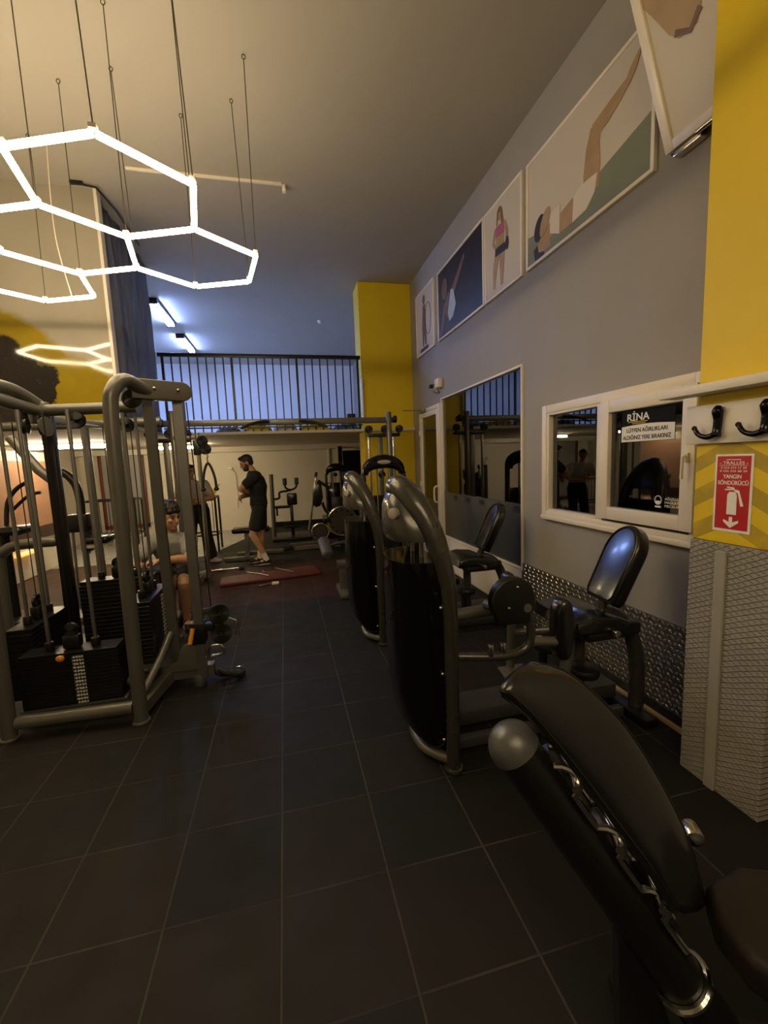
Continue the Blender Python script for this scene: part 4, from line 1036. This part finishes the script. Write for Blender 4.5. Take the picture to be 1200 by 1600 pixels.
# seat pad
SEATPOLY = [(.855, .640), (.905, .705), (1.02, .725), (1.40, .56), (1.36, .30), (.92, .43), (.845, .56)]
st = MB().prism([(x, y, .565) for x, y in SEATPOLY], (0, 0, -.085), bevel=.022, seg=4).build('seat_pad', 'brown_leather', t)
MB().sqtube([far - u * .02, (.93, .62, .22), (1.5, .38, .20)], .07, .07).build('seat_beam', 'black_paint', t, smooth=False)
MB().box((1.15, .53, .35), (.08, .08, .30), bevel=.006).box((1.35, .44, .10), (.06, .06, .22)).box((1.42, .41, .02), (.5, .08, .04), rot=Matrix.Rotation(R(65), 3, 'Z'), bevel=.008).build('seat_leg', 'black_paint', t)

# ================================================================ PEOPLE
def fuse(b, voxel, name, m, parent, smooth=3, fac=.5):
    bmesh.ops.recalc_face_normals(b.bm, faces=b.bm.faces)
    me = bpy.data.meshes.new('raw'); b.bm.to_mesh(me); b.bm.free()
    ob = bpy.data.objects.new('raw', me); COL.objects.link(ob)
    r = ob.modifiers.new('r', 'REMESH'); r.mode = 'VOXEL'; r.voxel_size = voxel; r.adaptivity = 0
    s = ob.modifiers.new('s', 'SMOOTH'); s.factor = fac; s.iterations = smooth
    dg = bpy.context.evaluated_depsgraph_get(); dg.update()
    out = bpy.data.meshes.new_from_object(ob.evaluated_get(dg))
    bpy.data.objects.remove(ob); bpy.data.meshes.remove(me)
    o_ = org_of(parent)
    out.transform(Matrix.Translation(-o_)); out.name = name
    out.materials.clear(); out.materials.append(M[m])
    out.polygons.foreach_set('use_smooth', [True] * len(out.polygons))
    o = bpy.data.objects.new(name, out); COL.objects.link(o); o.parent = parent
    ORG[o.name] = o_
    return o
def V3(p): return Vector(p)
def limb(b, pts, rs): 
    pts = [V3(p) for p in pts]
    b.tube(pts, rs, 16, smooth=5)
    for p, r in ((pts[0], rs[0]), (pts[-1], rs[-1])): b.ball(p, r * .98, 14)
    for p, r in zip(pts[1:-1], rs[1:-1]): b.ball(p, r * .96, 12)
def mid(a, c, t=.5): return V3(a) * (1 - t) + V3(c) * t
def torso(b, rows, right):
    rings = []
    for c, a, d, fw in rows:
        rings.append([V3(c) + right * math.cos(t) * a + fw * math.sin(t) * d for t in [2 * PI * k / 28 for k in range(28)]])
    b.loft(rings)
def hand(b, w, d, nrm, curl, side, sc=1.0):
    w, d = V3(w), V3(d).normalized(); n = V3(nrm); n = (n - d * n.dot(d)).normalized(); s = d.cross(n) * side
    rot = Matrix((s, d, n)).transposed()
    b.ball(w + d * .045 * sc, (.040 * sc, .052 * sc, .017 * sc), 14, rot)
    b.ball(w + d * .015 * sc, (.030 * sc, .035 * sc, .020 * sc), 12, rot)
    for i, L in enumerate((.070, .079, .074, .058)):
        p = w + d * (.082 - (.006 if i in (0, 3) else 0) - (.006 if i == 3 else 0)) * sc + s * (.029 - .0195 * i) * sc
        dirv = d.copy(); pts = [p - d * .02 * sc, p]; ax = s * side
        for k, f in enumerate((.44, .32, .24)):
            q = Quaternion(d.cross(n).normalized(), -R(curl * (1.0 if k else .6)))
            dirv = q @ dirv if (q @ dirv).dot(n) > dirv.dot(n) - 1e-6 else Quaternion(d.cross(n).normalized(), R(curl * (1.0 if k else .6))) @ dirv
            p = p + dirv * L * f * sc; pts.append(p)
        b.tube(pts, [.0095 * sc, .0095 * sc, .009 * sc, .0085 * sc, .0072 * sc], 10)
        b.ball(pts[-1], .0073 * sc, 8)
    p0 = w + d * .022 * sc + s * .028 * sc
    td = (d * .62 + s * .62 + n * .42).normalized(); p1 = p0 + td * .040 * sc; td2 = (td + d * .45 + n * .25 - s * .15).normalized(); p2 = p1 + td2 * .030 * sc; p3 = p2 + td2 * .022 * sc
    b.tube([p0 - td * .015 * sc, p0, p1, p2, p3], [.014 * sc, .0135 * sc, .0115 * sc, .0105 * sc, .0085 * sc], 10); b.ball(p3, .0086 * sc, 8)

def human(label, loc, J, shirt, shirt_col, bottom, bottom_col, shoe_col, hair='short', beard=False, socks=False, bulk=1.0, hs_=1.0):
    t = thing('person', label, 'person', loc)
    P = {k: V3(v) for k, v in J.items() if isinstance(v, tuple)}
    right = (P['sr'] - P['sl']).normalized(); right.z *= .5; right.normalize()
    fw = P['face_body'].normalized()
    hr = (P['hr'] - P['hl']).normalized()
    b = MB()
    pel, chest, neck, head = P['pelvis'], P['chest'], P['neck'], P['head']
    def rows(e):
        return [(pel - (chest - pel).normalized() * .10, .120 + e, .085 + e, fw), (pel, .162 * bulk + e, .110 * bulk + e, fw), (mid(pel, chest, .5), .142 * bulk + e, .100 * bulk + e, fw), (chest, .168 * bulk + e, .120 * bulk + e, fw), (mid(chest, neck, .55), .170 * bulk + e, .112 * bulk + e, fw), (mid(chest, neck, .85), .12 + e, .085 + e, fw), (neck, .060 + e * .5, .060 + e * .5, fw)]
    torso(b, rows(0), right)
    limb(b, [neck - Vector((0, 0, .03)), mid(neck, head, .4), head - Vector((0, 0, .04))], [.062, .056, .055])
    for s in 'lr':
        sh, el, wr = P['s' + s], P['e' + s], P['w' + s]
        limb(b, [sh, mid(sh, el, .45), el, mid(el, wr, .35), wr], [.057 * bulk, .050 * bulk, .041 * bulk, .043 * bulk, .028])
        hp, kn, an = P['h' + s], P['k' + s], P['a' + s]
        limb(b, [hp, mid(hp, kn, .4), kn, mid(kn, an, .33), mid(kn, an, .8), an], [.088, .078, .055, .057, .038, .036])
        hand(b, wr, P['hd' + s], P['hn' + s], J.get('curl' + s, 32), 1 if s == 'l' else -1)
        toe = P['t' + s].normalized()
        b.ball(an + toe * .06 + Vector((0, 0, -.045)), (.045, .045, .035), 12)
    # head
    hf = P['face'].normalized(); hu = P.get('hup', Vector((0, 0, 1))); hu = (hu - hf * hu.dot(hf)).normalized(); hs = hf.cross(hu)
    rot = Matrix((hs, hf, hu)).transposed()
    H = lambda x, y, z: head + (hs * x + hf * y + hu * z) * hs_
    _ball = b.ball
    def hb(bb, c, r, seg=16, rt=None): bb.ball(c, tuple(q * hs_ for q in r) if isinstance(r, tuple) else r * hs_, seg, rt)
    hb(b, H(0, -.008, .028), (.074, .094, .085), 24, rot)
    hb(b, H(0, .018, -.035), (.058, .068, .074), 20, rot)
    hb(b, H(0, .048, -.088), (.030, .028, .022), 14, rot)
    hb(b, H(0, .073, .022), (.052, .016, .014), 14, rot)
    b.tube([H(0, .080, .016), H(0, .095, -.008), H(0, .104, -.026)], [.009, .011, .013], 10); hb(b, H(0, .102, -.028), (.016, .012, .010), 10, rot)
    hb(b, H(0, .076, -.056), (.024, .012, .006), 10, rot); hb(b, H(0, .075, -.067), (.021, .012, .0065), 10, rot)
    for sx in (-1, 1):
        hb(b, H(.076 * sx, -.010, -.005), (.010, .020, .032), 12, rot); hb(b, H(.040 * sx, .062, -.018), (.022, .02, .018), 10, rot)
    body = fuse(b, .0062, 'body', 'skin', t, 3)
    for sx in (-1, 1):
        MB().ball(H(.031 * sx, .077, .004), (.013, .007, .007), 12, rot).build('eye', 'eye', t)
        MB().tube([H(.012 * sx, .088, .024), H(.034 * sx, .085, .030), H(.052 * sx, .070, .024)], [.004, .005, .003], 8).build('eyebrow', 'hair', t)
    b = MB(); hb(b, H(0, -.022, .045), (.083, .098, .088), 24, rot); hb(b, H(0, -.055, -.005), (.072, .055, .06), 16, rot)
    hb(b, H(0, .045, .098), (.062, .045, .028), 14, rot)
    if hair == 'curly':
        rnd = random.Random(3)
        for k in range(70):
            a, e = rnd.uniform(0, 2 * PI), rnd.uniform(.15, 1.5)
            hb(b, H(.082 * math.cos(a) * math.cos(e), -.016 + .10 * math.sin(a) * math.cos(e), .050 + .092 * math.sin(e)), rnd.uniform(.017, .027), 8)
    fuse(b, .007, 'hair', 'hair', t, 2)
    if beard:
        b = MB(); hb(b, H(0, .035, -.072), (.060, .058, .046), 18, rot); hb(b, H(0, .078, -.046), (.026, .010, .007), 10, rot)
        for sx in (-1, 1): hb(b, H(.060 * sx, .018, -.045), (.014, .028, .045), 10, rot)
        fuse(b, .007, 'beard', 'beard', t, 2)
    # shirt
    b = MB(); torso(b, rows(.016)[0 if shirt == 'long' else 1:], right)
    for s in 'lr':
        sh, el = P['s' + s], P['e' + s]
        limb(b, [mid(chest, sh, .72) + Vector((0, 0, .02)), sh, mid(sh, el, .34), mid(sh, el, .62)], [.080 * bulk, .076 * bulk, .072 * bulk, .070 * bulk])
    fuse(b, .010, 'shirt', shirt_col, t, 4)
    # shorts or trousers
    b = MB(); torso(b, [(pel - Vector((0, 0, .12)), .13, .10, fw), (pel - Vector((0, 0, .04)), .180, .130, fw), (pel + (chest - pel) * .28, .170, .126, fw)], right)
    for s in 'lr':
        hp, kn, an = P['h' + s], P['k' + s], P['a' + s]
        if bottom == 'shorts': limb(b, [hp, mid(hp, kn, .4), mid(hp, kn, .70)], [.108, .105, .102])
        else: limb(b, [hp, mid(hp, kn, .5), kn, mid(kn, an, .5), mid(kn, an, .93)], [.108, .098, .088, .090, .092])
    fuse(b, .010, 'shorts' if bottom == 'shorts' else 'trousers', bottom_col, t, 4)
    for s in 'lr':
        an = P['a' + s]; toe = Vector((P['t' + s].x, P['t' + s].y, 0)).normalized(); sd = Vector((-toe.y, toe.x, 0)); zf = an.z
        rings = []
        for d_, w_, h_, z0_ in ((-.075, .026, .05, .012), (-.060, .036, .082, .0), (.0, .040, .090, .0), (.06, .044, .072, .0), (.12, .047, .052, .0), (.165, .040, .038, .004), (.185, .022, .022, .010)):
            c = Vector((an.x, an.y, 0)) + toe * d_ + Vector((0, 0, max(0, zf - .09)))
            rings.append([c + sd * w_ * (1 if math.cos(a) > 0 else -1) * abs(math.cos(a)) ** .6 + Vector((0, 0, z0_ + h_ * (.5 + .5 * math.sin(a)))) for a in [2 * PI * k / 18 for k in range(18)]])
        sh_ = MB().loft(rings).build('shoe', shoe_col, t)
        c0 = Vector((an.x, an.y, max(0, zf - .09)))
        sole = [c0 + toe * (.055 + .135 * math.cos(a)) + sd * .050 * math.sin(a) + Vector((0, 0, .001)) for a in [2 * PI * k / 24 for k in range(24)]]
        MB().prism(sole, (0, 0, .018), bevel=.004).build('sole', 'white_cloth' if shoe_col != 'sock' else 'sock', sh_)
        if socks: 
            d = (P['k' + s] - an).normalized(); MB().tube([an - d * .03, an + d * .06, an + d * .10], [.044, .045, .044], 16).build('sock', 'sock', t)
    return t

human('person in black shirt and black shorts standing with folded arms, looking down, legs crossed', (-.45, 7.15, 0), dict(
    pelvis=(-.43, 7.15, .96), chest=(-.43, 7.15, 1.26), neck=(-.485, 7.15, 1.51), head=(-.575, 7.14, 1.635), face=(-1, -.12, -.42), hup=(-.4, 0, 1), face_body=(-1, -.1, 0),
    sl=(-.45, 6.97, 1.42), sr=(-.45, 7.33, 1.42), el=(-.66, 6.93, 1.245), wl=(-.55, 7.10, 1.16), hdl=(.4, .8, -.2), hnl=(1, 0, .2), er=(-.58, 7.34, 1.14), wr=(-.70, 7.14, 1.10), hdr=(-.3, -.9, -.1), hnr=(1, -.2, 0), curll=55, curlr=60,
    hl=(-.43, 7.06, .90), hr=(-.42, 7.24, .90), kl=(-.54, 7.01, .51), al=(-.37, 6.98, .10), kr=(-.43, 7.22, .50), ar=(-.475, 7.20, .10), tl=(-1, -.15, 0), tr=(-1, -.2, 0)),
    'tee', 'black_cloth', 'shorts', 'black_cloth', 'black_cloth', 'short', True, True, bulk=1.14, hs_=1.04)
human('person in off-white shirt and wide black trousers leaning on a black frame', (-1.47, 7.62, 0), dict(
    pelvis=(-1.46, 7.68, .92), chest=(-1.48, 7.64, 1.18), neck=(-1.51, 7.60, 1.405), head=(-1.515, 7.565, 1.535), face=(.72, -.7, -.12), face_body=(.45, -.9, 0),
    sl=(-1.325, 7.70, 1.325), sr=(-1.665, 7.54, 1.325), el=(-1.20, 7.62, 1.09), wl=(-1.38, 7.47, 1.06), hdl=(-.9, -.3, .05), hnl=(-.2, .9, 0), er=(-1.74, 7.48, 1.08), wr=(-1.57, 7.40, 1.08), hdr=(.9, -.15, .1), hnr=(0, .9, 0), curll=40, curlr=45,
    hl=(-1.38, 7.70, .88), hr=(-1.55, 7.64, .88), kl=(-1.34, 7.62, .48), al=(-1.28, 7.58, .10), kr=(-1.575, 7.58, .48), ar=(-1.59, 7.56, .10), tl=(.85, -.5, 0), tr=(.5, -.85, 0)),
    'tee', 'white_cloth', 'trousers', 'black_cloth', 'white_cloth', 'short', False, False)
human('person in grey shirt seated with forearms on a black pad, head turned to the right', (-1.15, 4.6, 0), dict(
    pelvis=(-1.15, 4.80, .52), chest=(-1.16, 4.72, .74), neck=(-1.165, 4.66, .955), head=(-1.15, 4.615, 1.105), face=(.80, -.58, -.08), face_body=(.08, -1, 0),
    sl=(-.99, 4.655, .865), sr=(-1.345, 4.64, .86), el=(-.965, 4.40, .715), wl=(-1.17, 4.25, .745), hdl=(-.9, -.1, .02), hnl=(0, 0, -1), er=(-1.45, 4.46, .70), wr=(-1.39, 4.24, .735), hdr=(.5, -.6, .1), hnr=(.3, 0, -1), curll=40, curlr=55,
    hl=(-1.06, 4.76, .49), hr=(-1.25, 4.76, .49), kl=(-1.02, 4.37, .50), al=(-1.035, 4.46, .10), kr=(-1.36, 4.36, .50), ar=(-1.36, 4.44, .10), tl=(.35, -1, 0), tr=(-.3, -1, 0)),
    'tee', 'grey_cloth', 'shorts', 'black_cloth', 'black_cloth', 'curly', False, False, bulk=1.08, hs_=1.12)

# ================================================================ THINGS AT THE BACK
t = thing('preacher_bench', 'black padded bench on which the person in the grey shirt sits', 'bench', (-1.18, 4.5, 0))
MB().box((-1.16, 4.86, .365), (.40, .34, .075), bevel=.025, seg=3).build('seat', 'black_leather', t)
MB().prism([(-1.42, 4.12, .66), (-1.42, 4.36, .70), (-1.42, 4.36, .64), (-1.42, 4.20, .30), (-1.42, 4.14, .30)], (.36, 0, 0), bevel=.02, seg=3).build('arm_pad', 'black_leather', t)
MB().box((-1.22, 4.2, .17), (.07, .06, .34)).box((-1.18, 4.5, .04), (.06, .85, .06), bevel=.01).box((-1.16, 4.86, .2), (.06, .06, .3)).box((-1.16, 4.9, .02), (.5, .06, .04)).box((-1.2, 4.15, .02), (.36, .06, .04)).build('frame', 'frame', t)

t = thing('maroon_mat', 'maroon vinyl mat lying on the red floor in the middle of the gym', 'mat', (-.2, 6.15, 0))
MB().prism([(-.93, 5.86, .0), (.42, 6.03, .0), (.36, 6.50, .0), (-.97, 6.26, .0)], (0, 0, .045), bevel=.015).build('pad', 'maroon', t)
t = thing('curl_bar_attachment', 'pale steel bar attachment lying across the maroon mat', 'bar', (-.42, 6.12, .045))
MB().tube([(-.62, 6.34, .058), (-.45, 6.19, .058), (-.30, 6.02, .058)], .011, 8).tube([(-.40, 6.32, .07), (-.36, 6.16, .07)], .009, 8).build('bar', 'chrome', t)
t = thing('straight_bar_attachment', 'thin brass-toned bar lying on the right part of the maroon mat', 'bar', (-.1, 6.3, .045))
MB().tube([(-.22, 6.46, .057), (.05, 6.12, .057)], .010, 8).build('bar', 'dull_steel', t)
t = thing('v_grip', 'small pale v-shaped grip on the floor in front of the maroon mat', 'grip', (-.3, 5.74, 0))
MB().tube([(-.42, 5.70, .014), (-.26, 5.76, .014)], .013, 8).build('grip', 'chrome', t)
MB().box((-.21, 5.77, .016), (.09, .06, .03), bevel=.006).build('end', 'white_pvc', t)
t = thing('barbell', 'steel barbell with a thick sleeve lying on the floor left of the maroon mat', 'barbell', (-1.2, 6.77, 0))
MB().cyl((-1.45, 6.76, .03), (-.78, 6.80, .03), .016, 12).build('bar', 'chrome', t)
MB().cyl((-1.72, 6.745, .032), (-1.36, 6.766, .032), .032, 16, bevel=.005).build('sleeve', 'chrome', t)
MB().cyl((-1.05, 6.784, .03), (-1.02, 6.786, .03), .026, 14).build('collar', 'chrome', t)
tag(MB().cyl((-.775, 6.80, .024), (-.70, 6.804, .024), .024, 12).build('bar_tip', 'rubber', loc=(-.74, 6.80, 0)), 'short black rubber tip at the right end of the floor barbell', 'rubber tip')

# abdominal machine by the back wall
t = thing('ab_crunch_machine', 'dark machine with two raised grips and a square pad by the back wall', 'weight machine', (.0, 9.5, 0))
MB().cyl((-.29, 9.4, 0), (-.275, 9.4, 1.40), .045, 16).build('post', 'frame', t)
MB().box((.13, 9.5, .84), (.22, .10, .26), bevel=.03).build('pad', 'black_leather', t)
MB().tube([(.0, 9.5, 1.20), (.01, 9.5, 1.10), (.08, 9.5, 1.05), (.16, 9.5, 1.05), (.235, 9.5, 1.10), (.25, 9.5, 1.20)], .022, 10, smooth=4).tube([(-.27, 9.45, .86), (-.14, 9.45, .88), (-.12, 9.45, 1.0), (.02, 9.48, 1.02), (.12, 9.5, 1.04)], .024, 10, smooth=4).build('arm_tube', 'black_paint', t)
for x in (.0, .25): MB().cyl((x, 9.5, 1.15), (x, 9.5, 1.30), .045, 14, bevel=.012).build('grip', 'foam', t)
MB().box((-.07, 9.5, .68), (.42, .06, .06), bevel=.01).box((.11, 9.5, .35), (.07, .07, .7), bevel=.01).box((.08, 9.45, .03), (.8, .9, .06), bevel=.01).box((-.2, 9.45, .6), (.04, .04, .2)).build('frame', 'black_paint', t)
for z in (.33, .25): MB().cyl((-.06, 9.42, z), (.26, 9.42, z), .032, 12, bevel=.006).build('roller', 'rubber', t)

# glute machine with chrome lever
t = thing('glute_machine', 'machine with a long polished lever and punched round cam plates near the back', 'weight machine', (.7, 8.0, 0))
MB().tube([(.39, 8.0, .36), (.50, 8.0, .95), (.575, 8.0, 1.33)], .022, 12).build('lever', 'chrome', t)
MB().cyl((.565, 8.0, 1.34), (.585, 8.0, 1.43), .026, 12, bevel=.006).build('lever_grip', 'rubber', t)
MB().tube([(.60, 8.0, 1.27), (.82, 8.0, 1.12)], .03, 12).build('hand_grip', 'rubber', t)
MB().prism([(.47, 7.94, .84), (.50, 7.94, 1.10), (.58, 7.94, 1.26), (.66, 7.94, 1.20), (.68, 7.94, .95), (.62, 7.94, .80), (.54, 7.94, .78)], (0, .22, 0), bevel=.04, seg=3).build('back_pad', 'black_leather', t)
MB().tube([(.66, 8.0, .86), (.72, 8.0, .70), (.86, 8.0, .55), (1.05, 8.0, .48)], .028, 12, smooth=4).build('curved_arm', 'black_paint', t)
for cx, cz, r in ((.585, .33, .155), (1.0, .50, .27)):
    c = MB().cyl((cx, 7.86, cz), (cx, 7.89, cz), r, 36).build('cam_plate', 'dark_steel', t)
    for k in range(12):
        a = 2 * PI * k / 12; MB().cyl((cx + r * .78 * math.cos(a), 7.857, cz + r * .78 * math.sin(a)), (cx + r * .78 * math.cos(a), 7.86, cz + r * .78 * math.sin(a)), r * .07, 8).build('punched_hole', 'black_print', c)
    MB().tube([(cx + r * math.cos(a), 7.87, cz + r * math.sin(a)) for a in [2 * PI * k / 36 for k in range(36)]], .014, 8, closed=True).build('rim', 'chrome', c)
MB().box((.72, 8.0, .55), (.14, .3, .12), bevel=.02).build('seat', 'black_leather', t)
MB().sqtube([(.10, 7.95, .04), (.95, 7.95, .05)], .07, .06).sqtube([(.02, 8.30, .04), (.95, 8.30, .05)], .07, .06).box((.62, 8.1, .2), (.09, .3, .34), bevel=.01).build('base', 'frame', t)
MB().tube([(.05, 7.95, .06), (-.10, 7.90, .05)], .045, 12).build('foot_roller', 'rubber', t)

t = thing('lat_machine', 'dark arch-topped weight machine at the back beside the black pole', 'weight machine', (1.13, 9.5, 0))
arch_tower(t, 1.13, 9.5, .46, 1.56, .03, logo=False)
MB().box((1.42, 9.4, 1.30), (.34, .22, .20), bevel=.03).box((1.42, 9.45, .65), (.08, .1, 1.3)).build('side_arm', 'black_paint', t)
MB().box((1.02, 9.2, .52), (.3, .3, .08), bevel=.02).box((1.02, 9.2, .25), (.06, .06, .5)).box((1.05, 9.3, .03), (.5, .6, .06)).build('seat', 'black_leather', t)
struct(MB().box((1.42, 10.9, 1.0), (.10, .10, 2.0)).build('trim_7', 'black_paint', smooth=False))
struct(MB().box((1.16, 11.27, 1.5), (.05, .05, 1.0)).build('trim_8', 'white_pvc', smooth=False))
t = thing('door_2', '', '', (1.62, 11.28, 0)); del t['label']; del t['category']; struct(t)
MB().box((1.50, 11.27, .98), (.06, .06, 1.96)).box((2.1, 11.27, 1.93), (1.2, .06, .06)).build('door_frame', 'white_pvc', t, smooth=False)
MB().box((1.86, 11.28, .96), (.66, .03, 1.90)).build('door_leaf', 'black_print', t, smooth=False)

# flat bench behind the standing person
t = thing('flat_bench', 'flat bench with black end pad and grey foot behind the person in black', 'bench', (-.75, 7.6, 0))
MB().box((-.62, 7.62, .50), (.62, .26, .09), bevel=.035, seg=3).build('pad', 'black_leather', t)
MB().box((-.70, 7.62, .25), (.07, .07, .45), bevel=.006).box((-.72, 7.45, .04), (.70, .07, .07), bevel=.01).box((-.5, 7.85, .04), (.8, .07, .07), bevel=.01).box((-.7, 7.62, .06), (.07, .45, .06)).build('frame', 'frame', t)

# black frames by the back wall
def black_frame(label, x0, x1, y, top, verticals, depth=.45):
    t = thing('dip_station', label, 'dip station', ((x0 + x1) / 2, y, 0), 'black square-tube frames at the back')
    for x in (x0, x1):
        for yy in (y, y + depth): MB().box((x, yy, top / 2), (.035, .035, top)).build('leg', 'black_paint', t, smooth=False)
    for z, w in ((top, .035), (.32, .025)):
        b = MB()
        for yy in (y, y + depth): b.box(((x0 + x1) / 2, yy, z), (x1 - x0 + w, w, w))
        for x in (x0, x1): b.box((x, y + depth / 2, z), (w, depth, w))
        b.build('rail', 'black_paint', t, smooth=False)
    for k in range(verticals):
        MB().box((x0 + (x1 - x0) * (k + 1) / (verticals + 1), y + depth, top * .5 + .16), (.012, .012, top - .32)).build('bar', 'black_paint', t, smooth=False)
    return t
black_frame('black square-tube frame behind the person in the off-white shirt', -1.93, -1.30, 8.5, 1.03, 4)
black_frame('black square-tube frame with thin bars at the back left, seen through the weight machine', -3.85, -2.95, 9.4, 1.02, 9)
tag(MB().prism([(-1.385, 8.42, 1.02), (-1.30, 8.42, 1.06), (-1.16, 8.42, 1.30), (-1.25, 8.42, 1.26)], (0, .015, 0)).build('yellow_board', 'yellow_print', loc=(-1.28, 8.42, 1.0)), 'yellow board standing on the black frame behind the hanging rope', 'board')
# white pull cord on the back wall
t = thing('wall_pull_cord', 'thin pale cord with white knobs hanging on the cream back wall', 'cord', (-1.18, 11.28, .6))
MB().tube([(-1.28, 11.27, 1.55), (-1.18, 11.26, 1.44), (-1.17, 11.26, .95), (-1.19, 11.26, .55)], .008, 6).build('cord', 'white_cloth', t)
MB().ball((-1.30, 11.25, 1.56), (.06, .03, .03), 12).box((-1.17, 11.26, .82), (.035, .03, .07), bevel=.008).build('knob', 'white_pvc', t)

# chest press and row machines at the far left, seen through the bars
t = mg
MB().tube([(-2.22, 4.25, 1.90), (-2.02, 4.2, 1.62), (-1.90, 4.2, 1.50)], .040, 16).build('slanted_tube', 'frame', t)
MB().tube([(-1.93, 4.2, .04), (-1.90, 4.2, 1.75)], .046, 18).build('rear_post', 'frame', t)
MB().tube([(-2.30, 4.0, .0), (-2.29, 4.0, .86), (-2.25, 4.0, .97), (-2.15, 4.0, 1.02), (-1.98, 4.0, 1.03), (-1.90, 4.0, 1.03)], .042, 16, smooth=4).build('arm', 'frame', t)
MB().ball((-1.895, 4.0, 1.03), .042, 14).build('arm_cap', 'frame', t)
MB().box((-1.98, 4.2, .03), (.75, .6, .05), bevel=.01).build('base', 'frame', t)
t = thing('row_machine', 'machine with a curved dark arm and a round-edged black pad behind the weight stacks', 'weight machine', (-2.2, 5.3, 0))
MB().box((-1.96, 5.05, .88), (.24, .26, .075), bevel=.03, seg=3).build('pad', 'black_leather', t)
MB().box((-1.96, 5.05, .82), (.20, .20, .05), bevel=.02).build('pad_shell', 'white_pvc', t)
MB().tube([(-1.98, 5.1, .05), (-1.96, 5.05, .80)], .03, 12).build('pad_post', 'dull_steel', t)
MB().tube([(-2.42, 5.4, 1.62), (-2.33, 5.4, 1.56), (-2.26, 5.4, 1.44), (-2.24, 5.4, 1.25), (-2.25, 5.4, 1.10)], .042, 14, smooth=5).build('curved_arm', 'black_paint', t)
MB().cyl((-2.46, 5.4, 1.64), (-2.39, 5.4, 1.60), .055, 16, bevel=.008).build('arm_ring', 'white_pvc', t)
MB().box((-2.27, 5.4, 1.03), (.20, .16, .20), bevel=.02).box((-2.22, 5.4, .85), (.10, .12, .30), bevel=.02).build('carriage', 'black_plastic', t)
MB().tube([(-2.25, 5.4, .05), (-2.25, 5.4, 1.0)], .032, 12).tube([(-2.35, 5.35, .05), (-2.33, 5.35, .95)], .014, 10).build('post', 'dull_steel', t)
MB().box((-2.15, 5.25, .035), (.55, .55, .06), bevel=.012).build('base', 'frame', t)
t = thing('round_seat_machine', 'dark machine with a round-edged seat at the left edge by the peach panel', 'weight machine', (-2.85, 5.2, 0))
MB().box((-2.90, 5.2, 1.02), (.50, .36, .09), bevel=.04, seg=3).build('seat', 'black_leather', t)
MB().tube([(-2.95, 5.3, 0), (-2.95, 5.3, 1.0)], .045, 14).box((-2.95, 5.3, .03), (.5, .5, .06), bevel=.01).build('post', 'black_paint', t)
MB().tube([(-2.95, 5.35, 1.0), (-2.92, 5.38, 1.30), (-2.80, 5.38, 1.46), (-2.66, 5.36, 1.52)], .022, 10, smooth=4).tube([(-2.92, 5.42, 1.2), (-2.74, 5.42, 1.36), (-2.62, 5.42, 1.39)], .018, 10, smooth=4).build('handle_bar', 'black_paint', t)

# ---------------------------------------------------------------- added hexagon lamp, unseen behind the viewer, brightens the pillar and foreground
t = thing('hexagon_ceiling_lamp', 'unseen hexagon tube lamp added behind the viewer to brighten the pillar and foreground', 'lamp', (.0, -1.3, 3.1))
verts2, edges2 = [], set()
def vid2(p):
    for i, q in enumerate(verts2):
        if (q - p).length < .05: return i
    verts2.append(p); return len(verts2) - 1
B0 = Vector((-.2, -1.3, HZ))
for c in (B0, B0 + dr(100) + dr(40), B0 + dr(40) + dr(340), B0 + dr(160) + dr(100), B0 + dr(280) + dr(340)):
    ids = [vid2(c + dr(40 + 60 * k)) for k in range(6)]
    for k in range(6): edges2.add(tuple(sorted((ids[k], ids[(k + 1) % 6]))))
for a, c in sorted(edges2):
    p, q = verts2[a], verts2[c]; d = (q - p).normalized(); MB().cyl(p + d * .012, q - d * .012, .0165, 12).build('light_tube', 'hex', t)
for i, v in enumerate(verts2):
    if i % 3 == 0: MB().tube([v, Vector((v.x, v.y, CZ))], .0032, 6).build('suspension_chain', 'chain', t)
